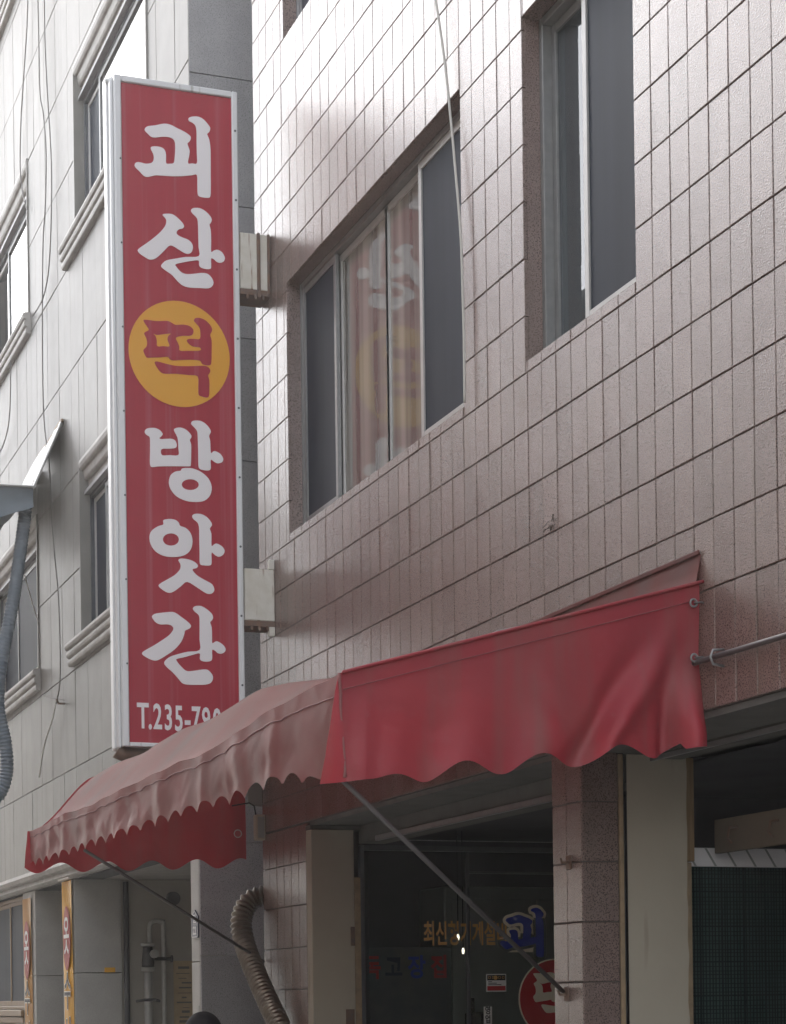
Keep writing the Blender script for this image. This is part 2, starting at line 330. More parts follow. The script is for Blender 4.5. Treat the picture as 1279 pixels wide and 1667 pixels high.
GLYPHS = {
 'goe': ( [[(-0.7737, 6.801), (-0.7572, 6.8192), (-0.7081, 6.8324), (-0.6555, 6.8493), (-0.6161, 6.8484), (-0.5768, 6.8346), (-0.5308, 6.8185), (-0.498, 6.8005), (-0.4903, 6.7855), (-0.4985, 6.765), (-0.512, 6.7503), (-0.5069, 6.7317), (-0.4993, 6.707), (-0.5031, 6.6744), (-0.5103, 6.6316), (-0.4838, 6.6338), (-0.4552, 6.6389), (-0.4544, 6.7002), (-0.4548, 6.7645), (-0.4546, 6.829), (-0.4607, 6.8636), (-0.4804, 6.8801), (-0.5002, 6.887), (-0.5033, 6.9027), (-0.4832, 6.9151), (-0.4434, 6.9207), (-0.4103, 6.9093), (-0.384, 6.8839), (-0.369, 6.8634), (-0.3746, 6.84), (-0.3882, 6.8252), (-0.385, 6.8128), (-0.3754, 6.7883), (-0.3694, 6.7374), (-0.3693, 6.647), (-0.3702, 6.5823), (-0.3704, 6.5178), (-0.3733, 6.4528), (-0.3868, 6.4395), (-0.4168, 6.4376), (-0.4433, 6.4407), (-0.453, 6.4556), (-0.4543, 6.507), (-0.4562, 6.5679), (-0.4881, 6.5618), (-0.5411, 6.5504), (-0.5939, 6.5423), (-0.6597, 6.5363), (-0.7056, 6.5335), (-0.7318, 6.5256), (-0.7613, 6.516), (-0.784, 6.5207), (-0.8098, 6.5442), (-0.8354, 6.5663), (-0.8365, 6.5852), (-0.822, 6.5967), (-0.796, 6.597), (-0.77, 6.594), (-0.7406, 6.6011), (-0.7274, 6.6125), (-0.7206, 6.6325), (-0.7235, 6.6577), (-0.7362, 6.6816), (-0.7373, 6.6974), (-0.7163, 6.7053), (-0.6771, 6.7055), (-0.6543, 6.6926), (-0.6461, 6.6681), (-0.6466, 6.636), (-0.6442, 6.6126), (-0.6226, 6.6135), (-0.5995, 6.6211), (-0.5925, 6.6496), (-0.5886, 6.695), (-0.5881, 6.7336), (-0.5911, 6.7524), (-0.6041, 6.7667), (-0.6303, 6.7727), (-0.6697, 6.7686), (-0.7091, 6.7587), (-0.7352, 6.7596), (-0.7546, 6.7749), (-0.7707, 6.7886)]] , [] ),
 'san': ( [[(-0.6718, 6.3014), (-0.6524, 6.3098), (-0.6139, 6.3123), (-0.5833, 6.2973), (-0.5527, 6.2709), (-0.5398, 6.2499), (-0.5493, 6.2337), (-0.5726, 6.2256), (-0.5868, 6.2066), (-0.5808, 6.1922), (-0.5539, 6.1804), (-0.5154, 6.1699), (-0.4924, 6.1501), (-0.4873, 6.1243), (-0.497, 6.0967), (-0.5165, 6.0854), (-0.5397, 6.088), (-0.5781, 6.106), (-0.6088, 6.1212), (-0.6319, 6.1208), (-0.6553, 6.097), (-0.6943, 6.0549), (-0.7253, 6.0303), (-0.756, 6.0238), (-0.7864, 6.0367), (-0.8128, 6.0523), (-0.8263, 6.0694), (-0.8124, 6.0875), (-0.7699, 6.1209), (-0.7235, 6.1602), (-0.6847, 6.1985), (-0.6573, 6.2356), (-0.6492, 6.2629), (-0.6528, 6.2812)], [(-0.4958, 6.3495), (-0.4817, 6.3648), (-0.4427, 6.3697), (-0.4078, 6.3566), (-0.377, 6.3302), (-0.3671, 6.3087), (-0.3736, 6.289), (-0.3816, 6.2767), (-0.3743, 6.2435), (-0.3727, 6.1831), (-0.3737, 6.1149), (-0.3563, 6.1245), (-0.3328, 6.1311), (-0.3055, 6.1191), (-0.2886, 6.0907), (-0.2944, 6.0673), (-0.3142, 6.0552), (-0.3377, 6.057), (-0.3571, 6.0714), (-0.3742, 6.0732), (-0.3749, 6.024), (-0.3814, 6.0104), (-0.4087, 6.0065), (-0.4398, 6.0128), (-0.4497, 6.0267), (-0.4525, 6.0528), (-0.4938, 6.0458), (-0.5482, 6.0305), (-0.5948, 6.0138), (-0.5912, 5.9992), (-0.5645, 5.9722), (-0.5337, 5.9621), (-0.4871, 5.9681), (-0.4403, 5.9787), (-0.4013, 5.9793), (-0.3742, 5.9597), (-0.3613, 5.9309), (-0.3695, 5.9072), (-0.3947, 5.8916), (-0.4415, 5.8879), (-0.5038, 5.8833), (-0.5502, 5.8895), (-0.5808, 5.9101), (-0.6189, 5.9472), (-0.6571, 5.9692), (-0.6837, 5.9886), (-0.6796, 6.0041), (-0.6524, 6.0298), (-0.5944, 6.0477), (-0.5323, 6.0647), (-0.4506, 6.0795), (-0.4514, 6.136), (-0.4527, 6.2114), (-0.454, 6.2867), (-0.463, 6.3121), (-0.486, 6.3319)]] , [] ),
 'tteok': ( [[(-0.7976, 5.6541), (-0.7762, 5.6601), (-0.715, 5.6591), (-0.6535, 5.667), (-0.6228, 5.6575), (-0.5998, 5.6486), (-0.5534, 5.6549), (-0.5147, 5.6499), (-0.4917, 5.6297), (-0.4959, 5.6029), (-0.5155, 5.5918), (-0.5543, 5.5878), (-0.5892, 5.5782), (-0.6009, 5.5658), (-0.5896, 5.5443), (-0.5799, 5.519), (-0.5772, 5.4967), (-0.5245, 5.5005), (-0.4521, 5.5092), (-0.4519, 5.5281), (-0.4931, 5.5292), (-0.52, 5.5439), (-0.533, 5.5614), (-0.5196, 5.5725), (-0.4847, 5.5761), (-0.4512, 5.581), (-0.4489, 5.6303), (-0.4564, 5.6522), (-0.4756, 5.6729), (-0.487, 5.6867), (-0.4752, 5.7031), (-0.444, 5.7049), (-0.4091, 5.6911), (-0.3822, 5.6637), (-0.3747, 5.638), (-0.3868, 5.6103), (-0.3787, 5.577), (-0.3796, 5.5088), (-0.382, 5.4481), (-0.3893, 5.4284), (-0.4167, 5.4243), (-0.44, 5.4311), (-0.4537, 5.4486), (-0.5097, 5.4484), (-0.5717, 5.4408), (-0.622, 5.4336), (-0.6411, 5.4415), (-0.6502, 5.4519), (-0.6949, 5.4452), (-0.7486, 5.4384), (-0.7792, 5.4354), (-0.7942, 5.4564), (-0.8, 5.4782), (-0.7822, 5.4987), (-0.7765, 5.5217), (-0.7815, 5.5511), (-0.7926, 5.5724), (-0.791, 5.5838), (-0.7655, 5.6014), (-0.7767, 5.6227)], [(-0.7322, 5.4101), (-0.7144, 5.4171), (-0.6647, 5.4092), (-0.6031, 5.4024), (-0.5257, 5.4076), (-0.4479, 5.4175), (-0.409, 5.4167), (-0.3897, 5.3981), (-0.3939, 5.3788), (-0.4035, 5.3628), (-0.3961, 5.3332), (-0.3968, 5.2802), (-0.3997, 5.2422), (-0.4116, 5.2297), (-0.4427, 5.2329), (-0.4635, 5.2438), (-0.4653, 5.289), (-0.4683, 5.3528), (-0.5265, 5.3548), (-0.6038, 5.355), (-0.6655, 5.349), (-0.6923, 5.354), (-0.715, 5.378)]] , [[(-0.739, 5.5817), (-0.7161, 5.5765), (-0.6699, 5.5865), (-0.6314, 5.5927), (-0.647, 5.5761), (-0.6512, 5.5531), (-0.6415, 5.5278), (-0.644, 5.5141), (-0.6786, 5.5128), (-0.7155, 5.5091), (-0.7181, 5.5426), (-0.7254, 5.5681)]] ),
 'bang': ( [[(-0.7981, 4.9926), (-0.7835, 5.0114), (-0.7402, 5.0187), (-0.7079, 5.0095), (-0.6887, 4.9878), (-0.6975, 4.9715), (-0.7085, 4.9614), (-0.7014, 4.955), (-0.6688, 4.9591), (-0.6325, 4.9622), (-0.6109, 4.952), (-0.6025, 4.9279), (-0.6115, 4.9095), (-0.6478, 4.9022), (-0.6964, 4.8954), (-0.6954, 4.8601), (-0.6484, 4.8633), (-0.5939, 4.8684), (-0.5933, 4.911), (-0.5949, 4.9533), (-0.5996, 4.9777), (-0.6173, 5.0116), (-0.6135, 5.0261), (-0.5807, 5.0346), (-0.5444, 5.0249), (-0.5156, 4.999), (-0.5122, 4.9816), (-0.5219, 4.963), (-0.5142, 4.9388), (-0.5151, 4.8749), (-0.518, 4.8179), (-0.5255, 4.8066), (-0.5766, 4.8025), (-0.6638, 4.7956), (-0.7217, 4.7896), (-0.7542, 4.7834), (-0.7684, 4.7978), (-0.7675, 4.8684), (-0.7665, 4.9389), (-0.7698, 4.9633), (-0.7912, 4.9755)], [(-0.5125, 5.0667), (-0.4998, 5.082), (-0.4559, 5.0859), (-0.4231, 5.071), (-0.3977, 5.0447), (-0.3906, 5.0239), (-0.402, 4.998), (-0.3951, 4.9701), (-0.3924, 4.8991), (-0.3775, 4.9075), (-0.3628, 4.9101), (-0.3334, 4.8968), (-0.3154, 4.8698), (-0.323, 4.8477), (-0.349, 4.8385), (-0.371, 4.8453), (-0.3929, 4.8564), (-0.3936, 4.8064), (-0.4049, 4.7913), (-0.4379, 4.7901), (-0.4635, 4.7973), (-0.4705, 4.8217), (-0.471, 4.8927), (-0.472, 4.9779), (-0.4751, 5.0203), (-0.4894, 5.0403), (-0.5075, 5.0565)], [(-0.5731, 4.7886), (-0.5402, 4.7948), (-0.5038, 4.7941), (-0.4528, 4.7769), (-0.4092, 4.7411), (-0.3893, 4.6928), (-0.3995, 4.6422), (-0.4331, 4.6077), (-0.4845, 4.5946), (-0.5502, 4.5969), (-0.6081, 4.6195), (-0.6439, 4.6593), (-0.6549, 4.7009), (-0.6427, 4.7442), (-0.6134, 4.7678), (-0.5806, 4.7753)]] , [[(-0.4699, 4.7002), (-0.4726, 4.6899), (-0.4803, 4.6802), (-0.492, 4.672), (-0.5068, 4.6663), (-0.5231, 4.6635), (-0.5393, 4.6638), (-0.5539, 4.6674), (-0.5654, 4.6737), (-0.5727, 4.6822), (-0.5752, 4.6921), (-0.5725, 4.7024), (-0.5649, 4.7121), (-0.5532, 4.7202), (-0.5384, 4.726), (-0.5222, 4.7288), (-0.5059, 4.7285), (-0.4913, 4.725), (-0.4797, 4.7186), (-0.4724, 4.7101)]] ),
 'at': ( [[(-0.6899, 4.4722), (-0.6536, 4.4804), (-0.6173, 4.4773), (-0.5958, 4.4611), (-0.5887, 4.4439), (-0.5525, 4.4322), (-0.5237, 4.4023), (-0.5134, 4.3568), (-0.525, 4.3064), (-0.562, 4.27), (-0.6276, 4.2537), (-0.6928, 4.2566), (-0.743, 4.2816), (-0.7713, 4.322), (-0.7778, 4.3674), (-0.7629, 4.4036), (-0.7265, 4.4308), (-0.6939, 4.4437), (-0.6922, 4.4579)], [(-0.5135, 4.5059), (-0.5002, 4.521), (-0.4599, 4.5239), (-0.4234, 4.5087), (-0.3981, 4.482), (-0.391, 4.4612), (-0.4045, 4.4389), (-0.3954, 4.4074), (-0.3956, 4.3362), (-0.3778, 4.3481), (-0.3594, 4.3514), (-0.33, 4.337), (-0.3141, 4.313), (-0.3233, 4.2874), (-0.3494, 4.2736), (-0.375, 4.282), (-0.3955, 4.2956), (-0.3963, 4.2365), (-0.4053, 4.2181), (-0.4458, 4.2156), (-0.4691, 4.2248), (-0.4704, 4.2886), (-0.4715, 4.3739), (-0.4719, 4.4449), (-0.4825, 4.4726), (-0.5043, 4.4888)], [(-0.6024, 4.2376), (-0.5841, 4.248), (-0.5404, 4.2451), (-0.5041, 4.2332), (-0.4824, 4.2133), (-0.49, 4.1965), (-0.512, 4.1901), (-0.5122, 4.1759), (-0.4833, 4.1493), (-0.4396, 4.127), (-0.3959, 4.1047), (-0.3816, 4.0735), (-0.3929, 4.0515), (-0.4187, 4.0443), (-0.448, 4.0554), (-0.4915, 4.0813), (-0.5496, 4.1098), (-0.5864, 4.0828), (-0.6304, 4.0484), (-0.6596, 4.0375), (-0.6884, 4.045), (-0.7242, 4.0712), (-0.7167, 4.0892), (-0.673, 4.1166), (-0.6291, 4.144), (-0.596, 4.1778), (-0.5884, 4.2031), (-0.5932, 4.2205)]] , [[(-0.5971, 4.3612), (-0.5997, 4.3496), (-0.6069, 4.3389), (-0.6179, 4.33), (-0.6318, 4.3239), (-0.647, 4.3211), (-0.6622, 4.3219), (-0.6759, 4.3262), (-0.6867, 4.3336), (-0.6935, 4.3434), (-0.6958, 4.3546), (-0.6932, 4.3661), (-0.6861, 4.3768), (-0.6751, 4.3857), (-0.6613, 4.3918), (-0.646, 4.3947), (-0.6308, 4.3939), (-0.6171, 4.3896), (-0.6063, 4.3822), (-0.5994, 4.3724)]] ),
 'gan': ( [[(-0.769, 3.8906), (-0.7519, 3.9061), (-0.7112, 3.9149), (-0.6501, 3.9235), (-0.623, 3.9183), (-0.5893, 3.8969), (-0.5487, 3.8692), (-0.5299, 3.847), (-0.539, 3.8299), (-0.5665, 3.8152), (-0.5716, 3.795), (-0.5913, 3.7476), (-0.6328, 3.6992), (-0.6808, 3.6638), (-0.7286, 3.6338), (-0.7557, 3.6272), (-0.7893, 3.6356), (-0.8227, 3.6538), (-0.8326, 3.6665), (-0.8189, 3.6823), (-0.768, 3.7125), (-0.7135, 3.7482), (-0.6656, 3.7836), (-0.6435, 3.8112), (-0.6392, 3.828), (-0.6512, 3.8426), (-0.6783, 3.8478), (-0.719, 3.8451), (-0.7458, 3.8555), (-0.7625, 3.8745)], [(-0.5168, 3.9507), (-0.5029, 3.9661), (-0.4652, 3.9688), (-0.4311, 3.9521), (-0.4004, 3.9271), (-0.3918, 3.9042), (-0.3989, 3.8871), (-0.4101, 3.8732), (-0.4016, 3.8436), (-0.4003, 3.7903), (-0.3994, 3.749), (-0.3821, 3.7579), (-0.3648, 3.7607), (-0.3339, 3.7435), (-0.317, 3.721), (-0.3207, 3.7007), (-0.3416, 3.6877), (-0.3658, 3.6906), (-0.3828, 3.7045), (-0.4, 3.707), (-0.4007, 3.6569), (-0.4113, 3.6397), (-0.4423, 3.635), (-0.4697, 3.6404), (-0.4777, 3.6533), (-0.4787, 3.6832), (-0.5241, 3.6711), (-0.5789, 3.654), (-0.6199, 3.6434), (-0.6201, 3.6302), (-0.5933, 3.5982), (-0.5596, 3.5732), (-0.5117, 3.5773), (-0.4636, 3.5861), (-0.4292, 3.5856), (-0.4054, 3.5633), (-0.3968, 3.5403), (-0.4096, 3.5098), (-0.4442, 3.4963), (-0.4991, 3.4927), (-0.5539, 3.4917), (-0.5879, 3.499), (-0.6147, 3.5277), (-0.6482, 3.5626), (-0.6818, 3.5909), (-0.6984, 3.6133), (-0.688, 3.6337), (-0.6606, 3.6548), (-0.6128, 3.6723), (-0.5512, 3.6898), (-0.4784, 3.7032), (-0.4776, 3.7665), (-0.4767, 3.8331), (-0.4765, 3.893), (-0.4831, 3.9159), (-0.5068, 3.9346)]] , [] ),
}

# ================================================================== the ground
def slab_flat(name, m, x0, x1, y0, y1, z, kind='structure'):
    return tag(B().quad((x0,y0,z),(x1,y0,z),(x1,y1,z),(x0,y1,z)).build(name, m), kind=kind)
slab_flat('ground', 'paving', -76, 76, -76, 76, -.02)
slab_flat('road', 'asphalt', -60, 40, -6.2, -1.2, 0.0)
slab_flat('pavement', 'paving', -60, 40, -1.2, .02, .004)

# ================================================================== the pink tiled building
TW, TH, Z0 = .14559, .25, 4.3168
PB = thing('tiled_building', (3.0, 0, 0), 'pink granite tiled building with dark sliding windows above the red awning', 'building')
WIN = [(.64, 3.35, 4.37, 5.86), (4.06, 5.10, 4.37, 5.87), (.64, 3.35, 7.325, 8.82)]
g = .02
holed_wall(0.002, 13.5, 2.63, 11.2, .0075, .30, [(a-g, b+g, c-g, d+g) for a, b, c, d in WIN]).build('wall', 'grout', PB)
B().box(.002, 13.5, .3, 8.0, 11.1, 11.2).box(.002, .25, .3, 8.0, 2.8, 11.1).box(13.3, 13.5, .3, 8., 0, 11.1).box(.25, 13.3, 7.8, 8., 0, 11.1).build('shell', 'render_grey', PB)
B().box(.3, 13.2, .31, 7.8, 2.78, 2.95).build('floor_slab', 'concrete', PB)
cands = []          # every tile: (facing, a0, a1, z0, z1)
def lay(facing, a_lines, z_lines, holes=(), clip=None):
    for i in range(len(a_lines)-1):
        for j in range(len(z_lines)-1):
            r = (a_lines[i], a_lines[i+1], z_lines[j], z_lines[j+1])
            if clip: r = (max(r[0], clip[0]), min(r[1], clip[1]), max(r[2], clip[2]), min(r[3], clip[3]))
            if r[1]-r[0] < .012 or r[3]-r[2] < .012: continue
            for q in rect_sub(r, holes):
                if q[1]-q[0] > .012 and q[3]-q[2] > .012: cands.append((facing, *q))
zl = [Z0+TH*k for k in range(-7, 29)]
lay('y', [TW*k for k in range(0, 94)], zl, WIN, (0.002, 13.5, 2.63, 11.2))
zp = [1.90+TH*k for k in range(-8, 4)]
lay('y', [TW*k for k in range(0, 8)], zp, (), (.002, .90, 0.01, 2.622))
lay('y', [4.27, 4.41, 4.553], zp, (), (4.27, 4.553, 0.01, 2.622))
lay('x', [.003, .172], zp, (), (.003, .172, 0.01, 2.622))
TX = 4.553
def vis_area(c):
    f, a0, a1, z0, z1 = c
    P = [(a, 0, z) if f == 'y' else (TX, a, z) for a, z in ((a0, z0), (a1, z0), (a1, z1), (a0, z1))]
    q = [project(p) for p in P]; cx = sum(p[0] for p in q)/4; cy = sum(p[1] for p in q)/4
    if not (-15 < cx < 1295 and -15 < cy < 1690): return 0
    mid = sum((Vector(p) for p in P), Vector())/4
    if f == 'y' and 2.4 < mid.z < 3.0 and mid.x < 5.5: return 0          # behind the awning
    if f == 'y' and mid.z < 2.63 and mid.x > 1 and f == 'y' and mid.z > 2.5: return 0
    return abs(sum(q[i][0]*q[(i+1) % 4][1]-q[(i+1) % 4][0]*q[i][1] for i in range(4)))/2
order = sorted(range(len(cands)), key=lambda i: -vis_area(cands[i]))
near = set(order[:300]); far = B(); full = None
GX, GZ = .0040, .0046
for i, (f, a0, a1, z0, z1) in enumerate(cands):
    a0 += GX/2; a1 -= GX/2; z0 += GZ/2; z1 -= GZ/2; dy = random.uniform(-.0012, .0012); ca, cz = (a0+a1)/2, (z0+z1)/2
    if i in near:
        isfull = f == 'y' and abs(a1-a0-(TW-GX)) < 1e-4 and abs(z1-z0-(TH-GZ)) < 1e-4
        if isfull and full is not None: me = full
        else:
            b = chamfer_front_y(B(), a0-ca, a1-ca, z0-cz, z1-cz, 0, .017)
            if f == 'x': b.v = [Vector((-v.y, v.x, v.z)) for v in b.v]
            me = b.mesh('tile'); me.materials.append(M['pink'])
            if isfull: full = me
        o = bpy.data.objects.new('tile', me); COL.objects.link(o); o.parent = PB
        o.location = (Vector((ca, dy, cz)) if f == 'y' else Vector((TX, ca, cz)))-BASE[PB.name]
        o.rotation_euler = (random.gauss(0, .0022), 0, random.gauss(0, .0022))
    elif f == 'y': chamfer_front_y(far, a0, a1, z0, z1, dy, .017)
    else: far.box(TX-.017, TX, a0, a1, z0, z1)
tag(far.build('tiles', 'pink', PB), kind='stuff')

def pane_window(parent, x0, x1, z0, z1, yf, sashes, fm='alu', fd=.075, fw=.035, name='window', sm=None, fw_b=None):
    """aluminium sliding window: frame (the part) > sashes, panes, screens"""
    b = B(); y1 = yf+fd
    b.bbox(x0, x0+fw, yf, y1, z0, z1); b.bbox(x1-fw, x1, yf, y1, z0, z1)
    b.bbox(x0+fw, x1-fw, yf, y1, z1-fw, z1); b.bbox(x0+fw, x1-fw, yf, y1, z0, z0+(fw_b or fw))
    W = b.build(name, fm, parent)
    for sx0, sx1, kind, off, sf in sashes:
        ya = yf+off; sw = .038; s = B(); za, zb = z0+fw+.002, z1-fw-.002
        s.bbox(sx0, sx0+sw, ya, ya+.024, za, zb, .002); s.bbox(sx1-sw, sx1, ya, ya+.024, za, zb, .002)
        s.bbox(sx0+sw, sx1-sw, ya+.001, ya+.023, zb-.04, zb, .002); s.bbox(sx0+sw, sx1-sw, ya+.001, ya+.023, za, za+.05, .002)
        s.build('sash', sf, W)
        if kind != 'screen': B().bbox(sx1-.026, sx1-.014, ya-.008, ya-.001, za+.45*(zb-za), za+.45*(zb-za)+.09, .002).build('latch', 'dark_frame', W)
        pm = {'screen': 'screen', 'film': 'film', 'glass': 'glass', 'hazed': 'hazed'}[kind]
        p = B()
        if kind == 'screen': p.box(sx0+sw-.003, sx1-sw+.003, ya+.010, ya+.013, za+.047, zb-.037)
        else: p.quad((sx0+sw-.003, ya+.012, za+.047), (sx1-sw+.003, ya+.012, za+.047), (sx1-sw+.003, ya+.012, zb-.037), (sx0+sw-.003, ya+.012, zb-.037))
        p.build('dark_screen_pane' if kind == 'screen' else 'pane', pm, W)
    return W
def reveal(parent, x0, x1, z0, z1, ya, yb, m='pink', t=.02):
    return (B().box(x0-t, x0, ya, yb, z0-t, z1+t).box(x1, x1+t, ya, yb, z0-t, z1+t).box(x0, x1, ya, yb, z1, z1+t).box(x0, x1, ya, yb, z0-t, z0)).build('window_reveal', m, parent)
for k, (a, b_, c, d) in enumerate(WIN):
    reveal(PB, a, b_, c, d, .0172, .165)
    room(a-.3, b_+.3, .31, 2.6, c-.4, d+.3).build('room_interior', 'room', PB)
YF = .083
for (a, b_, c, d) in (WIN[0], WIN[2]):
    pane_window(PB, a, b_, c, d, YF, [(a+.036, a+.64, 'screen', .006, 'alu'), (a+.60, a+1.40, 'film', .040, 'alu_light'), (a+1.36, a+1.98, 'film', .040, 'alu_light'), (a+1.94, b_-.036, 'screen', .006, 'alu_light')], fm='alu')
a, b_, c, d = WIN[1]
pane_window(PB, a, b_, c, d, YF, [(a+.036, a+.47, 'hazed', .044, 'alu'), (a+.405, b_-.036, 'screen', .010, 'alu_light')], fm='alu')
B().grid([[(4.2+.03*i, .36+.02*math.sin(i*1.7), z) for i in range(18)] for z in (4.3, 5.9)]).build('curtain', 'curtain', PB, True)
B().grid([[(1.4+.03*i, .40+.02*math.sin(i*1.9), z) for i in range(48)] for z in (4.3, 5.9)]).build('curtain', 'curtain', PB, True)

# ---- ground floor of the tiled building: piers, soffit, shopfront, side doorway
B().box(.02, .9, .0075, .34, 0, 2.62).build('pier', 'grout', PB); B().box(4.27, 4.546, .0075, .20, 0, 2.62).build('pier', 'grout', PB)
B().box(.02, 13.4, .018, .33, 2.604, 2.629).build('soffit', 'concrete', PB)
bar('header_beam', 'concrete', PB, .95, 4.4, .30, .46, 2.50, 2.603)
bar('header_strip', 'alu', PB, 1.3, 4.26, .275, .298, 2.49, 2.52, .002)
B().box(4.56, 9.5, .335, .47, 2.585, 3.0).build('doorway_beam', 'concrete', PB)
for k in range(9): bar('beam_block', 'concrete', PB, 4.62+.21*k, 4.62+.21*k+.2, .325+.004*(k % 3), .336, 2.60+.006*(k % 2), 2.72+.01*(k % 3))
bar('beam_edge', 'alu', PB, 4.56, 9.5, .318, .334, 2.572, 2.592, .002)
# side wall of the doorway seen face on: door jamb, dark gap, plaster
bar('jamb_strip', 'plaster_edge', PB, 4.30, 4.556, .174, .196, 0, 2.60)
bar('jamb_strip', 'dark_frame', PB, 4.30, 4.535, .197, .211, 0, 2.60)  # dark strip filling the gap, its shade put into the colour
b = B()
rows = []
for i in range(41):
    z = 2.60*i/40; e = .494+.010*noise.noise(Vector((3.1, 0, z*6)))+.006*noise.noise(Vector((9, 0, z*21)))
    rows.append([(4.553, .212, z), (4.553, .486, z), (4.553, e, z), (4.53, e+.006, z), (4.30, e+.006, z)])
b.grid(rows); b.build('plaster_pier', 'plaster', PB)
bar('door_post', 'wood', PB, 4.28, 4.50, .515, .56, 2.16, 2.60)
bar('door_post', 'plaster_edge', PB, 4.28, 4.50, .511, .545, 0, 2.155)
# inside the doorway
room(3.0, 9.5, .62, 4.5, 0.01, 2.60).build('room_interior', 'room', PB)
bd = bar('shelf_board', 'shelf', PB, 4.42, 8.0, .70, .73, 2.20, 2.345)
for hx in (4.62, 4.95):
    B().tube([(hx, .698, 2.30), (hx, .66, 2.295), (hx, .65, 2.25), (hx, .67, 2.23)], .006).build('hook', 'rust', bd)
B().box(5.36, 5.362, .695, .700, 2.25, 2.30).build('fixture', 'alu', bd)

# the shop's glazed side screen (faces down the street)
B().bbox(.902, .99, -.012, .34, 2.576, 2.603).build('screen_head', 'concrete', PB)
bar('steel_pier', 'plaster', PB, .905, 1.0, -.010, .252, 0, 2.575)
B().bbox(1.0005, 1.004, .19, .243, 1.42, 1.53, .001).build('rust_patch', 'rust', PB)
for z in (.7, 1.9): B().bbox(1.0005, 1.012, .225, .249, z, z+.11, .002).build('hinge', 'rust', PB)
bar('steel_pier', 'plaster_edge', PB, .93, .998, .254, .292, 0, 2.30)
SG = B().bbox(.95, .995, .293, .318, 0, 2.49).bbox(.95, .995, 2.38, 2.42, 0, 2.49).bbox(.95, .995, .318, 2.38, 2.46, 2.49).build('glass_partition', 'dark_frame', PB)
B().quad((.97, .316, .05), (.97, 2.38, .05), (.97, 2.38, 2.46), (.97, .316, 2.46)).build('pane', 'shopglass', SG)
B().bbox(.955, .99, .966, .985, .05, 2.459, .002).bbox(.958, .988, .985, 2.38, 2.330, 2.342, .002).build('glazing_bar', 'dark_frame', SG)
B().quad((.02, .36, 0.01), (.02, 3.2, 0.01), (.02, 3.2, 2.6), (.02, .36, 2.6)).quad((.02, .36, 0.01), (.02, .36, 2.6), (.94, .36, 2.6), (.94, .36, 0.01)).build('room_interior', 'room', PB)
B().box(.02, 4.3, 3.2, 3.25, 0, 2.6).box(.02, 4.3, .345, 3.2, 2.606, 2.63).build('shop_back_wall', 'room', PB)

# ================================================================== the grey granite building (a narrow gap parts it from the tiled one)
GY, GX1 = -.147, -.976  # building and fittings scaled about the camera to a greater depth, values baked in
GB = thing('granite_building', (-5.0, GY, 0), 'pale grey granite slab building with moulded window surrounds beyond the red sign', 'building')
GW = [(-4.715, -2.11, 8.084, 9.208), (-9.459, -6.855, 8.084, 9.295), (-4.672, -2.11, 4.669, 5.88), (-9.189, -6.584, 4.691, 5.88), (-9.459, -6.855, 11.488, 12.731)]
HH = .25         # height of the stepped head inside each opening
GO = [(a, b_, c, d+HH if k < 4 else d) for k, (a, b_, c, d) in enumerate(GW)]
holed_wall(-16, GX1-.023, 2.65, 12.84, GY+.021, GY+.25, GO).build('wall', 'greyjoint', GB)
B().box(-16, GX1-.03, GY+.25, 7.5, 12.74, 12.84).box(-16, -15.7, GY+.25, 7.5, 0, 12.74).box(GX1-.26, GX1-.0225, GY+.25, 7.5, 0.0, 12.74).box(-15.7, GX1-.26, 7.2, 7.5, 0, 12.74).build('shell', 'render_grey', GB)
gz = [2.816, 3.599, 4.432, 5.253, 6.063, 6.982, 7.89, 8.70, 9.511, 10.332, 11.154, 11.975, 12.84]; gx = [-1.343-.5187*k for k in range(28, -1, -1)]+[GX1-.0015]
pieces = {}
for i in range(len(gx)-1):
    for j in range(len(gz)-1):
        if gx[i+1] < -9.7: continue
        for q in rect_sub((gx[i], gx[i+1], gz[j], gz[j+1]), GO):
            x0, x1, z0, z1 = q[0]+.0032, q[1]-.0032, q[2]+.0036, q[3]-.0036
            if x1-x0 < .02 or z1-z0 < .02: continue
            key = (round(x1-x0, 3), round(z1-z0, 3)); cx, cz = (x0+x1)/2, (z0+z1)/2
            if key not in pieces:
                pieces[key] = chamfer_front_y(B(), x0-cx, x1-cx, z0-cz, z1-cz, 0, .022, .003).mesh('slab'); pieces[key].materials.append(M['grey'])
            o = bpy.data.objects.new('slab', pieces[key]); COL.objects.link(o); o.parent = GB
            o.location = Vector((cx, GY+random.uniform(-.0012, .0012), cz))-BASE[GB.name]; o.rotation_euler = (random.gauss(0, .0012), 0, random.gauss(0, .0015))
rest = B()
for i in range(len(gx)-1):
    if gx[i+1] < -9.7:
        for j in range(len(gz)-1): chamfer_front_y(rest, gx[i]+.002, gx[i+1]-.002, gz[j]+.003, gz[j+1]-.003, GY, GY+.022, .003)
tag(rest.build('slabs', 'grey', GB), kind='stuff')
# its flank in the gap, facing us
sz = [0.02, .95, 1.892, 2.65, 3.49, 4.356, 5.228, 6.057, 6.943, 7.803, 8.69, 9.58, 10.5, 11.6, 12.84]
for j in range(len(sz)-1):
    for ya, yb in ((GY+.001, .62), (.62, 1.4), (1.4, 2.2)):
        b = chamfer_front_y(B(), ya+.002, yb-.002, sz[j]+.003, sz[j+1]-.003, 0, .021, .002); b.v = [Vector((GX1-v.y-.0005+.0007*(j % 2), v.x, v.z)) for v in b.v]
        b.build('flank_slab', 'shadegrey', GB)
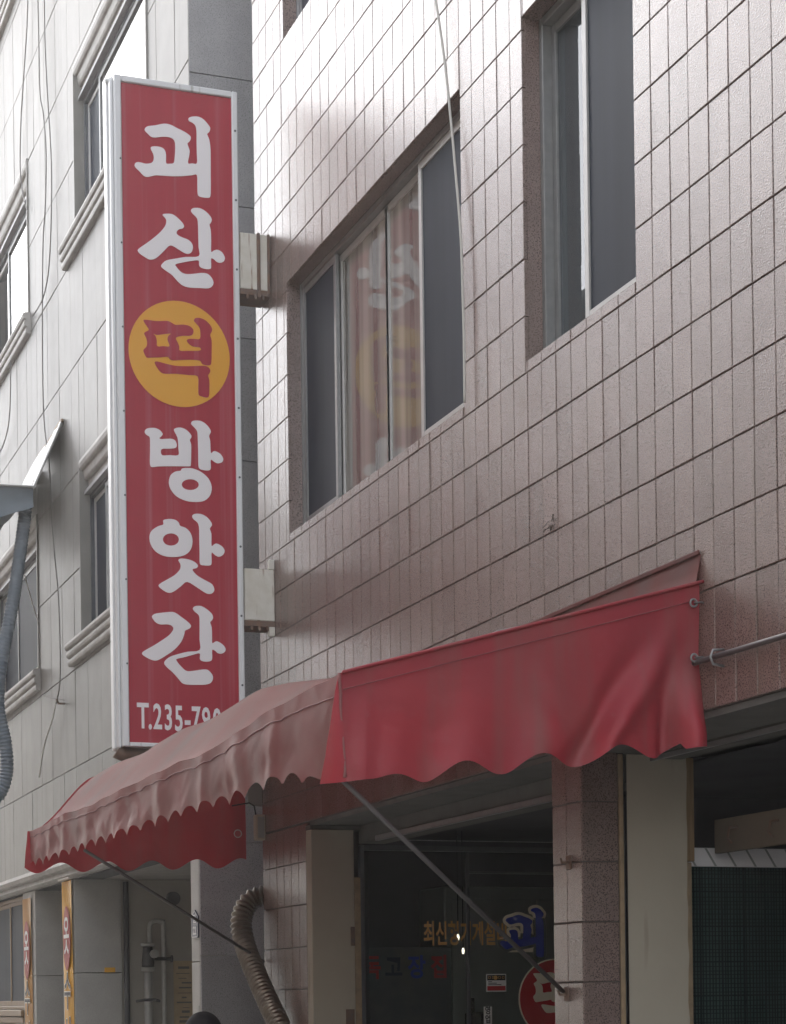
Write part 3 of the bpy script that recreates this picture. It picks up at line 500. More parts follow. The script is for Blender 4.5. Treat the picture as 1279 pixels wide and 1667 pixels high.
# mouldings round the windows
def moulding(name, x0, x1, z0, z1, out, n=3):
    prof = [(GY+.02, z0)]; h = (z1-z0)/n
    for k in range(n):
        o = out*(.45+.55*(k+1)/n); zb = z0+h*k
        prof += [(GY-o*.62, zb+.001), (GY-o*.9, zb+h*.12), (GY-o, zb+h*.42), (GY-o*.93, zb+h*.78), (GY-o*.6, zb+h*.97)]
    prof += [(GY+.02, z1)]
    return B().profile_x(prof, x0, x1).build(name, 'moulding', GB)
for k, (x0, x1, z0, z1) in enumerate(GW):
    if k != 4:      # stepped head that recedes into the opening
        prof = [(GY+.21, z1+HH-.001), (GY-.012, z1+HH-.001)]
        for q in range(3):
            ya, za = GY-.012+.042*q, z1+HH-.083*q; prof += [(ya-.004, za-.03), (ya+.002, za-.062), (ya+.014, za-.078), (ya+.034, za-.083)]
        prof += [(GY+.21, z1+.001)]
        B().profile_x(prof, x0+.033, x1-.033).build('window_head', 'moulding', GB)
    moulding('window_sill', x0-.39 if k in (0, 2) else x0-.2, x1+(.04 if k in (1, 3, 4) else .2), z0-.205, z0-.002, .075)
    for xa, xb in ((x0+.001, x0+.032), (x1-.032, x1-.001)): B().box(xa, xb, GY-.012, GY+.21, z0, z1+(HH-.002 if k < 4 else 0)).build('window_jamb', 'grey', GB)
    B().box(x0+.032, x1-.032, GY+.03, GY+.21, z1-.03, z1-.001).build('window_lining', 'shadegrey', GB); B().box(x0+.032, x1-.032, GY+.03, GY+.21, z0+.001, z0+.02).build('window_lining', 'shadegrey', GB)
    room(x0-.3, x1+.3, GY+.26, GY+2.4, z0-.3, z1+.3).build('room_interior', 'room', GB)
    X0, X1 = x0+.033, x1-.033; s = X0+(.58 if k in (0, 2) else 1.0)
    pane_window(GB, X0, X1, z0+.021, z1-.031, GY+.075, [(X0+.036, s+.04, 'glass' if k in (1, 4) else 'screen', .03, 'alu_light'), (s, X1-.036, 'screen' if k == 3 else 'glass', .004, 'alu')], fm='dark_frame')  # lower far window: opaque screen in place of glass, keeping bright reflection out
# ground floor: cornice, corner pilaster, piers, recesses
B().profile_x([(GY+.1, 2.655), (GY-.03, 2.66), (GY-.065, 2.68), (GY-.055, 2.72), (GY-.09, 2.735), (GY-.108, 2.77), (GY-.097, 2.805), (GY+.1, 2.813)], -15.9, -1.235).build('cornice', 'moulding', GB)
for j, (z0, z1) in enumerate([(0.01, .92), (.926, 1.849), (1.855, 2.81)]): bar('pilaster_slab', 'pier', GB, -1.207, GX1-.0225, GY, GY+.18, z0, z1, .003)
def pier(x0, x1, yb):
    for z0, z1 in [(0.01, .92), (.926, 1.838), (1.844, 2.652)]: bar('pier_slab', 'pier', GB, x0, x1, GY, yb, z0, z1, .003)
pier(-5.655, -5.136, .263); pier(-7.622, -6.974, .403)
B().box(-5.655, -5.158, .265, 1.6, 0.01, 2.65).build('recess_side_wall', 'greywall', GB)
B().box(-5.655, -1.24, 1.6, 1.7, 0.01, 2.65).build('recess_back_wall', 'greywall', GB)
B().box(-15.9, -1.24, GY+.03, 1.6, 2.656, 2.68).build('recess_soffit', 'moulding', GB)
B().box(-15.9, -5.655, .9, 1.0, 0.01, 2.65).build('recess_back_wall', 'greywall', GB)
# shop window left of the piers
SW = pane_window(GB, -10.1, -7.635, 1.52, 2.65, GY+.06, [(-10.06, -8.76, 'screen', .03, 'wood'), (-8.8, -7.67, 'screen', .012, 'wood')], fm='wood', name='shop_window')  # dark screens in place of glass, so no bright sky is mirrored
B().bbox(-10.1, -7.635, GY-.03, GY+.14, 1.455, 1.515).build('shop_sill', 'wood', GB); B().bbox(-10.1, -7.635, GY-.015, GY+.14, 1.385, 1.447).build('shop_sill', 'wood', GB)
B().box(-10.1, -7.635, GY+.04, GY+.2, .01, 1.38).build('stall_riser', 'plaster', GB)

# ================================================================== houses across the street (seen only as reflections in tiles and panes)
def far_house(x0, x1, h, m, label):
    t = thing('street_house', ((x0+x1)/2, -6.6, 0), label, 'building', 'houses across the street')
    nw = int((x1-x0)/2.6); holes = [(x0+.6+2.6*i, x0+2.0+2.6*i, z, z+1.4) for i in range(nw) for z in (3.9, 6.9) if z+1.6 < h]
    holed_wall(x0, x1, 0, h, -6.85, -6.6, holes).build('wall', m, t)
    B().box(x0, x1, -13, -6.86, 0, h-.35).build('shell', m, t); B().bbox(x0-.02, x1+.02, -6.95, -6.5, h, h+.15).build('parapet', 'concrete', t)
    for hx0, hx1, hz0, hz1 in holes:
        wdw = B().box(hx0, hx1, -6.78, -6.74, hz0, hz0+.06).box(hx0, hx1, -6.78, -6.74, hz1-.06, hz1).box(hx0, hx0+.06, -6.78, -6.74, hz0+.06, hz1-.06).box(hx1-.06, hx1, -6.78, -6.74, hz0+.06, hz1-.06).build('window', 'dark_frame', t)
        B().box(hx0+.06, hx1-.06, -6.77, -6.76, hz0+.06, hz1-.06).build('pane', 'screen', wdw)
    for i in range(nw): B().box(x0+.5+2.6*i, x0+2.3+2.6*i, -6.598, -6.57, .05, 2.5).build('shutter', 'alu', t)
far_house(-2., 14., 9.4, 'render_beige', 'beige rendered house across the street, facing the tiled building')
far_house(-16., -2.05, 9.7, 'brick', 'brown brick house across the street, mirrored in the tiles')
far_house(-62., -16.05, 10.6, 'render_grey', 'grey rendered house across the street, farthest along')

# ================================================================== the hanging shop sign
SX = .33
SN = thing('hanging_sign', (SX, -.6, 3.1), 'tall red projecting shop sign with white Korean letters and a yellow circle', 'sign')
B().quad((SX-.006, -.93, 3.12), (SX-.006, -.22, 3.12), (SX-.006, -.22, 7.075), (SX-.006, -.93, 7.075)).build('panel', 'sign_red', SN)
B().box(.12, SX-.012, -.955, -.225, 3.118, 7.08).build('light_box', 'sign_frame', SN)
b = B()     # front frame, rounded outer profile
b.bbox(SX-.03, SX+.012, -.958, -.917, 3.108, 7.10, .006).bbox(SX-.03, SX+.012, -.236, -.200, 3.108, 7.10, .006)
b.bbox(SX-.03, SX+.010, -.917, -.236, 7.062, 7.10, .006).bbox(SX-.03, SX+.010, -.917, -.236, 3.108, 3.134, .005)
b.build('frame', 'sign_frame', SN)
b = B()
for k, (xa, xb, o) in enumerate([(.10, .155, .012), (.16, .235, .0), (.24, .297, .010)]): b.bbox(xa, xb, -.985+o, -.955, 3.105, 7.085, .006)
b.build('edge_trim', 'sign_frame', SN)
B().tube([(SX-.10, -.985, 7.09), (SX-.10, -.95, 7.108), (SX-.10, -.6, 7.112), (SX-.10, -.22, 7.112), (SX-.10, -.198, 7.09)], .02, 8).build('top_tube', 'sign_frame', SN, True)
B().tube([(SX-.10, -.97, 3.095), (SX-.10, -.93, 3.072), (SX-.10, -.5, 3.072), (SX-.10, -.2, 3.072)], [.05, .045, .03, .03], 10).build('bottom_tube', 'rust', SN, True)
for k in range(9): B().disc((SX+.011, -.218, 3.5+.42*k), (1, 0, 0), .007, .004, 8).build('screw', 'dark_frame', SN)
for k in range(7): B().disc((SX+.011, -.927, 3.6+.5*k), (1, 0, 0), .006, .004, 8).build('screw', 'dark_frame', SN)
cyc = [(-.578+.312*math.cos(a), 5.477+.318*math.sin(a)) for a in [2*math.pi*k/56 for k in range(56)]]
curve_b([cyc], .0012, face_x(SX-.0035, 0, 0), False).build('yellow_circle', 'sign_yellow', SN)
for gname, (outs, holes) in GLYPHS.items():
    m = 'sign_red' if gname == 'tteok' else 'sign_white'
    curve_b(outs+holes, .0015, face_x(SX-.0005 if gname == 'tteok' else SX-.003, 0, 0)).build('letter', m, SN)
for body, yc, zc, sx in [('T', -.832, 3.287, .56), ('.', -.788, 3.283, .6), ('2', -.742, 3.285, .53), ('3', -.676, 3.282, .52), ('5', -.612, 3.278, .52), ('-', -.558, 3.280, .6), ('7', -.507, 3.277, .53), ('9', -.443, 3.274, .52), ('0', -.375, 3.271, .52)]:
    text_b(body, .212, .0015, face_x(SX-.003, yc, zc), sx, .004).build('letter', 'sign_white', SN)
# brackets to the tiled wall
for z0, z1 in ((5.915, 6.255), (3.90, 4.215)):
    br = B().bbox(SX-.20, SX, -.192, -.002, z0, z1, .004).build('bracket', 'peel', SN)
    B().box(SX-.205, SX+.002, -.194, -.002, z0-.035, z0-.001).build('bracket_base', 'rust', br)
    if z0 > 5: B().bbox(SX-.01, SX+.014, -.088, -.068, z0-.05, z1+.004, .002).bbox(SX-.01, SX+.010, -.022, -.006, z0-.03, z1+.004, .002).build('bracket_rib', 'rust', br)
    else: B().bbox(SX-.03, SX+.006, -.035, -.004, z1+.001, z1+.06, .002).bbox(SX-.03, SX+.006, -.04, -.004, z0-.09, z0-.036, .002).build('bracket_lug', 'peel', br)
    for q in range(3): B().tube([(SX+.001, -.15+.05*q, z0-.03), (SX+.001, -.15+.05*q, z0-.06)], .008, 6).build('bracket_bolt', 'rust', br)

# ================================================================== the red awning
AX0, AX1, AY = -.32, 5.585, -1.40
AW = thing('shop_awning', (2.8, -.7, 2.3), 'long red vinyl shop awning with scalloped hem, its street front weathered pinkish grey', 'awning')
ss = lambda t: t*t*(3-2*t)
cl = lambda t: max(0., min(1., t))
def nz(x, y, z=0.): return noise.noise(Vector((x, y, z)))
def bulge(x): return ss(cl((AX1-.05-x)/2.3))
def crease_z(x): return 2.705-.055*ss(cl((5.0-x)/1.0))+.018*nz(x*1.1, 3.3)+.010*nz(x*3.1, 8.8)
def roof_pt(x, t):
    zl = 3.205-.105*min(1, t/.018) - (3.10-crease_z(x))*t
    ze = 3.12-.115*(t/.69) if t < .69 else 3.005-(3.005-crease_z(x))*ss((t-.69)/.31)**.9
    ze = ze if t > .02 else 3.205-.085*(t/.02)
    bl = bulge(x); z = zl*(1-bl)+ze*bl
    sag = .012*math.sin(x*4.1+.6)*math.sin(math.pi*t)*bl
    return Vector((x, AY*t, z+sag+.008*nz(x*2.3, t*3)*math.sin(math.pi*t)))
NX = 260
rows = []
xs = [AX0+(AX1-AX0)*i/NX for i in range(NX+1)]
tl = [0, .009, .018, .05, .15, .3, .45, .58, .66, .72, .78, .83, .87, .91, .95, .98, 1.]
sl = [k/16 for k in range(1, 17)]
FOLDS = [(.32, .10, .05), (.75, .07, .035), (1.35, .10, .04), (2.1, .12, .045), (3.0, .10, .05), (3.75, .08, .05), (4.3, .09, .05), (4.75, .06, .04)]
def front_pt(x, s):
    zc = crease_z(x); hem = 2.445-.02*ss(cl(x/5.5))-.075*ss(cl((x-4.9)/.65))
    ph = 2*math.pi*(x+.06*nz(x*1.3, 5.5))/.25
    hem += .050*(abs(math.cos(ph/2))**.6-.68)*(1 if x < 5.1 else max(0, 1-(x-5.1)/.25)) + .008*nz(x*2.7, 1.7)
    y = AY-.025*s
    d = 0
    for fx, fw, fa in FOLDS: d += .28*fa*math.exp(-((x-fx-.22*(1-s)*fw*6*(.5-.5*math.sin(fx*9)))/fw)**2)*(.25+.75*s)
    y -= d - .03*s + .014*nz(x*2.2+s*.7, s*1.5, 4.)*(.3+s)+.007*abs(nz(x*3.3-s*1.6, s*.9, 9.))+.0015*nz(x*14+s*5, s*3.5, 2.)
    return Vector((x, y, zc+(hem-zc)*s))
for x in xs: rows.append([roof_pt(x, t) for t in tl])
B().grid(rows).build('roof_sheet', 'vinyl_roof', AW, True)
B().grid([[front_pt(x, s) for s in [0]+sl] for x in xs]).build('front_valance', 'vinyl_old', AW, True)
# panel on the near end
def end_panel(x, sgn, name, m, hem_w, hem_f, flare, seed):
    rows = []; NY = 110; NZ = 26
    for i in range(NY+1):
        u = i/NY; y = -.012+(AY-.012+.012)*u
        top = roof_pt(AX1 if sgn > 0 else AX0, u).z-(.0 if u > .02 else .0)
        top = 3.10-(3.10-2.706)*u if sgn > 0 else roof_pt(AX0, u).z
        hem = hem_w+(hem_f-hem_w)*u
        yy = -y; ph = 2*math.pi*(yy-.05)/.285
        wv = .030*math.cos(ph) if sgn < 0 or yy < 1.05 else .030*math.cos(ph)*cl((1.22-yy)/.17)
        if sgn > 0 and yy < .10: wv = -.01
        hem += wv
        r = []
        for j in range(NZ+1):
            s = j/NZ; z = top+(hem-top)*s
            d = .011*s*math.cos(ph+.4)*(.4+.6*s) if sgn > 0 else .015*s*math.cos(ph)
            d += .026*nz(yy*2.0+s*.8, s*1.6, seed)+.012*nz(yy*5.+s*3., s*2.5, seed+3)-.016*abs(nz(yy*3.2+s*2.2, s*1.1, seed+7))-.008*abs(nz(yy*7+s*5, s*2.6, seed+11))
            if sgn > 0:   # the two deep folds hanging from the upper eyelet near the wall
                f1 = yy-(.07+.33*s**1.2); d += .042*math.exp(-(f1/.055)**2)*ss(cl(s*1.5))-.035*math.exp(-((f1-.10)/.06)**2)*ss(cl(s*1.6))
                f2 = yy-(.16-.02*s); d -= .055*math.exp(-(f2/.030)**2)*ss(cl((s-.35)*1.6))
                f3 = yy-(.05+.0*s); d += .05*math.exp(-(f3/.05)**2)*ss(cl((s-.3)*1.5))
                d += .02*math.exp(-((yy-1.30+.03*s)/.035)**2)*s
            r.append(Vector((x+d*math.sin(math.pi*cl(s*.5+.02)), y-(flare*s*u if sgn > 0 else .02*s*u), z)))
        rows.append(r)
    return B().grid(rows).build(name, m, AW, True)
end_panel(AX1+.004, 1, 'end_panel', 'vinyl', 2.505, 2.325, .075, 1.2)
end_panel(AX0-.004, -1, 'end_panel', 'vinyl', 2.47, 2.42, .0, 6.6)
# stitched seams
EP = {}
def seam(pts, off, m='seam'): B().tube([Vector(p)+Vector(off) for p in pts], .0018, 5).build('seam', m, AW, True)
seam([front_pt(x, .2) for x in xs[::2]], (0, -.002, 0))
seam([Vector((AX1+.012, AY*u, 3.04-(3.04-2.65)*u)) for u in [k/24 for k in range(1, 25)]], (.004, 0, 0))
# piping along the folded edges, eyelets and ties
B().tube([Vector((AX1+.012, AY*u, 3.103-(3.10-2.706)*u)) for u in [k/24 for k in range(25)]], .007, 6).build('piping', 'vinyl', AW, True)
B().tube([front_pt(AX1-.002, s)+Vector((.006, -.004, 0)) for s in [0]+sl], .006, 6).build('piping', 'vinyl_old', AW, True)
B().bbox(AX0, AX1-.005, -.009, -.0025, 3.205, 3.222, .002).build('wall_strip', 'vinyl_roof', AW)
B().tube([(AX0+.04, AY+.03, 2.62), (AX1-.03, AY+.03, 2.62)], .013, 8).build('front_bar', 'strut', AW, True)
for x in (AX0+.05, 1.9, 3.7, AX1-.03): B().tube([(x, -.02, 3.07), (x, -.8, 2.88), (x, AY+.03, 2.62), (x, AY+.035, 2.50)], .011, 8).build('frame_bow', 'strut', AW, True)
for P, Q_ in [((5.52, AY+.02, 2.35), (4.40, -.02, 1.612)), ((1.22, AY+.02, 2.42), (.03, -.012, 1.83))]:
    B().tube([P, Q_], .0095, 8).build('strut', 'strut', AW, True)
for z, dy in ((3.02, .03), (2.82, .0)):
    e = bpy.data.meshes.new('eyelet'); bm = bmesh.new(); bm.free()
    ring = [Vector((AX1+.02, -.045+.014*math.cos(a), z+.014*math.sin(a))) for a in [2*math.pi*k/12 for k in range(13)]]
    B().tube(ring, .004, 6, False).build('eyelet', 'alu', AW, True)
    B().tube([(AX1+.024, -.045, z), (AX1+.03, -.015, z+.002), (AX1+.01, -.001, z+.004)], .004, 6).build('tie', 'strut', AW, True)
ring = [Vector((-.31, -.07+.024*math.cos(a), 2.655+.024*math.sin(a))) for a in [2*math.pi*k/16 for k in range(17)]]
B().tube(ring, .0035, 6, False).build('eyelet', 'alu_light', AW, True)

# ================================================================== shopfront lettering, stickers, things inside
P_ = GLYPHS['goe'][0][0]
cy = sum(p[0] for p in P_)/len(P_); czz = sum(p[1] for p in P_)/len(P_); k_ = .60
gl = [[((p[0]-cy)*k_*1.03, (p[1]-czz)*k_*1.03) for p in P_]]
def offset_loop(L, d):
    n = len(L); area = sum(L[i][0]*L[(i+1) % n][1]-L[(i+1) % n][0]*L[i][1] for i in range(n)); sg = 1 if area > 0 else -1; out = []
    for i in range(n):
        a, b_, c = Vector(L[i-1]), Vector(L[i]), Vector(L[(i+1) % n]); t1 = (b_-a).normalized(); t2 = (c-b_).normalized(); nn = Vector((t1.y+t2.y, -t1.x-t2.x))
        out.append(tuple(b_+nn.normalized()*d*sg if nn.length > 1e-6 else b_))
    return out
GC = (1.345, 1.985)
curve_b([offset_loop(gl[0], .018)], .0008, face_x(.974, *GC)).build('lettering', 'cream', SG)
curve_b(gl, .0008, face_x(.977, *GC)).build('lettering', 'blue', SG)
cc = [(.235*math.cos(a), .235*math.sin(a)) for a in [2*math.pi*k/48 for k in range(48)]]
curve_b([[(p[0]*1.035, p[1]*1.035) for p in cc]], .0008, face_x(.974, 1.545, 1.575), False).build('sticker', 'cream', SG)
curve_b([cc], .0008, face_x(.977, 1.545, 1.575), False).build('sticker', 'redprint', SG)
T_ = GLYPHS['tteok']; ty = -.578; tz = 5.46
curve_b([[((p[0]-ty)*.78, (p[1]-tz)*.78) for p in L] for L in T_[0]+T_[1]], .0008, face_x(.980, 1.570, 1.575)).build('lettering', 'cream', SG)
text_b('최신형기계설비', .152, .0006, face_x(.974, .965, 1.962), .56, .0035).build('lettering', 'ochre', SG)
st = B().box(.971, .974, 1.093, 1.222, 1.622, 1.728).build('sticker', 'white', SG)
b = B().box(.9745, .9755, 1.098, 1.217, 1.690, 1.722).build('sticker_band', 'black', SG)
B().box(.9745, .9755, 1.098, 1.217, 1.628, 1.656).build('sticker_band', 'redprint', SG)
B().disc((.976, 1.152, 1.706), (1, 0, 0), .013, .001, 12).build('sticker_spot', 'ochre', SG)
text_b('ㅁㅁ  ㅁㅁ', .03, .0004, face_x(.9766, 1.157, 1.705), .9, 0).build('lettering', 'ochre', SG)
for q in range(3): B().box(.9745, .9752, 1.105, 1.19-.03*q, 1.662+.009*q, 1.666+.009*q).build('lettering', 'black', SG)
B().box(.971, .974, 1.074, 1.126, 1.36, 1.533).build('sticker', 'white', SG)
text_b('영\n업\n중', .052, .0005, face_x(.9752, 1.10, 1.455), .8, .001).build('lettering', 'black', SG)
# notice panel inside, with dark letters
NB = thing('notice_board', (.60, .8, 1.3), 'dark notice board with faint red and blue Korean letters inside the shop window', 'board')
B().bbox(.585, .60, .42, 1.02, 1.33, 1.90).build('backing', 'dark_frame', NB)
for ch, yy, m in [('독', .50, 'redprint'), ('고', .64, 'navy'), ('장', .79, 'blue'), ('집', .94, 'redprint')]:
    text_b(ch, .15, .001, face_x(.602, yy, 1.77), .85, .004).build('lettering', m, NB)
PT = thing('steel_canister', (.75, 1.10, .95), 'shiny steel canister with a narrow neck behind the shop glass', 'canister')
B().tube([(.75, 1.11, .95), (.75, 1.11, 1.49), (.75, 1.11, 1.50)], [.062, .062, .05], 20).build('body', 'steel', PT, True)
B().tube([(.75, 1.085, 1.50), (.75, 1.085, 1.585)], [.022, .022], 14).build('neck', 'steel', PT, True)
tag(B().bbox(.60, .90, .9, 1.3, 0.005, .949, .006).build('counter', 'wood', loc=(.75, 1.1, 0)), 'wooden counter under the steel canister inside the shop', 'counter')
CB = thing('display_cabinet', (.3, 1.8, 0), 'pale upright cabinet standing behind the glass with blue lettering', 'cabinet')
B().bbox(.06, .5, 1.02, 2.3, 0.005, 2.28, .01).build('body', 'cabinet', CB); B().bbox(.502, .512, 1.06, 1.6, .2, 2.2, .004).build('door', 'cabinet', CB)
B().bbox(.502, .512, 1.64, 2.26, .2, 2.2, .004).build('door', 'cabinet', CB)
for (yy, zz, lab) in [(.985, 1.955, 'small bare bulb glowing beside the orange window lettering, the upper one'), (1.017, 1.872, 'small glowing lamp below the orange window lettering, the lower one')]:
    hb = thing('hanging_lamp', (.80, yy, zz), lab, 'lamp', 'lamps glowing inside the shop')
    B().tube([(.80, yy, zz-.018), (.80, yy, zz), (.80, yy, zz+.018)], [.005, .009, .005], 10).build('bulb', 'lamp', hb, True)
    B().tube([(.80, yy, zz+.02), (.80, yy, 2.6)], .003, 5).build('cord', 'black', hb)

# ================================================================== things in the right-hand doorway
NT = thing('net_screen', (4.3, 1.3, 0), 'dark green mesh net screen with a pale top band in the right doorway', 'screen')
rows = [[(4.30+.012*math.sin(y_*9+z_*.7), y_, z_) for y_ in [.565+.04*i for i in range(40)]] for z_ in [.05+.07*k for k in range(31)]]
B().grid(rows).build('net', 'mesh', NT, True)
b = B()
for i in range(100): y_ = .57+.0155*i+random.uniform(-.003, .003); b.box(4.316, 4.320, y_, y_+(.0045 if i % 7 else .008), .05, 2.148)
for i in range(110): z_ = .06+.019*i+random.uniform(-.004, .004); b.box(4.3201, 4.323, .567, 2.1, z_, z_+(.004 if i % 8 else .007))
tag(b.build('net_threads', 'net_dark', NT), kind='stuff')
B().bbox(4.318, 4.332, .575, 2.15, 2.150, 2.232, .002).build('top_band', 'sign_white', NT)
for q in range(6): B().add([(4.333, .60+.1*q, 2.23), (4.333, .612+.1*q, 2.23), (4.333, .662+.1*q, 2.152), (4.333, .65+.1*q, 2.152)], [(0,1,2,3)]).build('band_stripe', 'cabinet', NT)
for q in (0.60, .62): B().tube([(4.325, q, 2.225), (4.325, q, 2.29)], .005, 6).build('hanger', 'alu', NT)
CDT = thing('wall_conduit', (5.9, -.03, 2.8), 'dark grey conduit pipe clamped along the tiles right of the awning', 'pipe')
B().tube([(5.50, -.035, 2.803), (5.62, -.033, 2.805), (6.2, -.032, 2.798), (7.6, -.032, 2.795)], .0105, 10).build('tube', 'strut', CDT, True)
for x in (5.74, 6.6): B().tube([(x, -.001, 2.83), (x, -.045, 2.826), (x, -.056, 2.80), (x, -.045, 2.776), (x, -.001, 2.77)], .005, 6).build('clamp', 'alu', CDT, True)

# ================================================================== things on the walls
FD = thing('foil_duct', (.3, -.1, 0), 'ribbed foil duct bending out of the wall beside the pink pillar', 'duct')
def ribbed(pts, r, pitch, amp, n=14):
    P = [Vector(p) for p in pts]; out = []; rr = []
    L = smooth_path(P, 60); acc = 0
    for i, p in enumerate(L):
        if i: acc += (p-L[i-1]).length
        out.append(p); rr.append(r+amp*math.sin(2*math.pi*acc/pitch))
    return B().tube(out, rr, n)
def smooth_path(P, k):
    out = []; n = len(P)
    for i in range(n-1):
        p0, p1, p2, p3 = P[max(i-1, 0)], P[i], P[i+1], P[min(i+2, n-1)]
        for q in range(k):
            t = q/k; out.append(.5*((2*p1)+(-p0+p2)*t+(2*p0-5*p1+4*p2-p3)*t*t+(-p0+3*p1-3*p2+p3)*t**3))
    return out+[P[-1]]
ribbed([(.03, .12, 2.24), (-.06, .04, 2.25), (-.10, -.06, 2.21), (-.08, -.12, 2.10), (-.01, -.125, 1.95), (.16, -.11, 1.77), (.40, -.09, 1.56), (.60, -.08, 1.40), (.78, -.08, 1.1), (.84, -.10, .5), (.84, -.12, .06)], .062, .034, .0075).build('hose', 'foil', FD, True)
JB = thing('junction_box', (.02, -.02, 2.6), 'small pale box fixed high beside the pink pillar under the awning', 'box')
B().bbox(.003, .07, -.06, .0, 2.585, 2.745, .006).build('case', 'plaster', JB); B().bbox(.071, .078, -.052, -.01, 2.60, 2.73, .003).build('lid', 'cabinet', JB)
B().tube([(.03, -.05, 2.745), (.03, -.06, 2.80), (.02, -.09, 2.82), (.012, -.2, 2.80)], .005, 6).build('lead', 'black', JB)
tag(B().bbox(.002, .016, -.098, -.002, 2.80, 2.985, .003).build('cover_plate', 'cabinet', loc=(.01, -.05, 2.8)), 'grey rectangular plate standing off the corner of the tiled wall under the awning', 'plate')

AP = thing('address_plate', (-1.09, GY-.01, 2.05), 'dark navy house number plate with pointed top on the grey corner pilaster', 'plate')
pent = [(-.07, -.09), (.07, -.09), (.085, -.075), (.085, .055), (0, .10), (-.085, .055), (-.085, -.075)]
curve_b([[(p[0]*1.0, p[1]) for p in pent]], .004, face_y(GY-.006, -1.084, 2.103), False).build('board', 'navy', AP)
curve_b([[(p[0]*.95, p[1]*.95) for p in pent], [(p[0]*.90, p[1]*.91) for p in pent][::-1]], .0006, face_y(GY-.0115, -1.084, 2.103), False).build('border', 'white', AP)
text_b('길', .06, .0005, face_y(GY-.0115, -1.084, 2.139), 1.6, .001).build('lettering', 'white', AP)
text_b('22', .075, .0005, face_y(GY-.0115, -1.084, 2.06), 1.1, .002).build('lettering', 'white', AP)
tag(B().box(-1.057, -1.024, GY-.003, GY-.0005, 1.46, 1.557).build('paper_tag', 'cabinet', loc=(-1.04, GY, 1.5)), 'small faded tag stuck low on the grey corner pilaster', 'tag')

def banner(x0, x1, label, m, z1=2.575, bend=0):
    t = thing('cloth_banner', ((x0+x1)/2, GY, .9), label, 'banner', 'clothes repair banners on the grey piers')
    w = x1-x0; c = (x0+x1)/2; y = GY-.012
    B().grid([[(x0+w*i/6, y-.006*math.sin(i*1.1+zz*3), zz) for i in range(7)] for zz in [.9+(z1-.9)*k/14 for k in range(15)]]).build('cloth', m, t, True)
    el = [(.155*math.cos(a), .36*math.sin(a)*.78) for a in [2*math.pi*k/30 for k in range(30)]]
    curve_b([el], .0008, face_y(y-.010, c, z1-.50), False).build('red_oval', 'banner_red', t)
    text_b('옷', .36, .0008, face_y(y-.013, c, z1-.50), .72, .004).build('lettering', 'white', t)
    for k, ch in enumerate('수선'):
        text_b(ch, .36, .0006, face_y(y-.0085, c, z1-.98-.40*k), .86, .012).build('lettering', 'cream', t)
        text_b(ch, .36, .0008, face_y(y-.0095, c, z1-.98-.40*k), .86, .003).build('lettering', 'black', t)
    return t
t = banner(-5.59, -5.169, 'yellow clothes repair banner hanging on the nearer grey pier', 'banner', 2.648)
B().bbox(-5.60, -5.147, GY-.05, GY-.002, 2.656, 2.745, .004).build('top_cap', 'white', t)
banner(-7.546, -7.114, 'faded orange clothes repair banner on the farther grey pier', 'banner_old', 2.594)
tag(B().box(-5.1345, -5.132, .109, .203, 1.843, 1.886).build('yellow_sticker', 'banner', loc=(-5.13, .15, 1.86)), 'tiny yellow sticker on the side of the nearer grey pier', 'sticker')
tag(B().tube([(-5.11, .30, .01), (-5.11, .30, 2.63)], .026, 10).build('downpipe', 'pipe_dark', loc=(-5.11, .30, 0), smooth=True), 'dark vertical downpipe between grey pier and gas pipes', 'pipe')

GP = thing('gas_pipes', (-5.09, .48, 0), 'grey gas pipes with a regulator on the recess wall', 'gas pipe')
X_ = -5.09; Y_ = .484
B().tube([(X_, Y_, .01), (X_, Y_, 1.60), (X_, Y_, 1.845)], .036, 12).build('main_pipe', 'pipe', GP, True)
B().tube([(X_, Y_, 1.85), (X_, Y_, 1.885)], .06, 14).build('flange', 'pipe', GP, True)
rg = B().tube([(X_, Y_, 1.886), (X_, Y_, 1.925), (X_, Y_, 1.99), (X_, Y_, 2.063)], [.054, .056, .048, .043], 12).build('regulator', 'pipe_dark', GP, True)
B().disc((X_+.043, Y_+.043, 2.0), (1, 0, 0), .038, .032, 14).build('regulator_dial', 'pipe', rg)
B().tube([(X_, Y_, 2.068), (X_, Y_, 2.095)], .062, 14).build('flange', 'pipe', GP, True)
B().tube(smooth_path([Vector(p) for p in [(X_, Y_+.016, 2.095), (X_, Y_+.016, 2.215), (X_, Y_+.032, 2.27), (X_, Y_+.081, 2.29), (X_, Y_+.13, 2.27), (X_, Y_+.14, 2.205), (X_, Y_+.142, 1.2), (X_, Y_+.142, .05)]], 6), .0205, 10).build('return_pipe', 'pipe', GP, True)
B().tube([(X_-.02, Y_-.10, 1.59), (X_+.045, Y_-.05, 1.60), (X_+.052, Y_+.05, 1.60), (X_-.02, Y_+.10, 1.59)], .013, 8).build('pipe_clamp', 'pipe_dark', GP)
B().tube([(X_+.02, Y_+.05, 1.957), (X_+.02, Y_+.20, 1.957)], .015, 8).disc((X_+.02, Y_+.20, 1.957), (0, 1, 0), .032, .013, 10).build('valve_handle', 'pipe_dark', GP)
NP = thing('notice_poster', (-5.14, .8, 1.35), 'yellowed poster with dark print on the recess wall beside the gas pipes', 'poster')
B().box(-5.157, -5.150, .727, .90, 1.28, 1.94).build('sheet', 'paper', NP)
for q in range(14): B().box(-5.149, -5.1485, .74+random.uniform(0, .065), .835+random.uniform(0, .055), 1.31+.043*q, 1.31+.043*q+random.choice((.006, .022, .013))).build('print_line', 'concrete', NP)
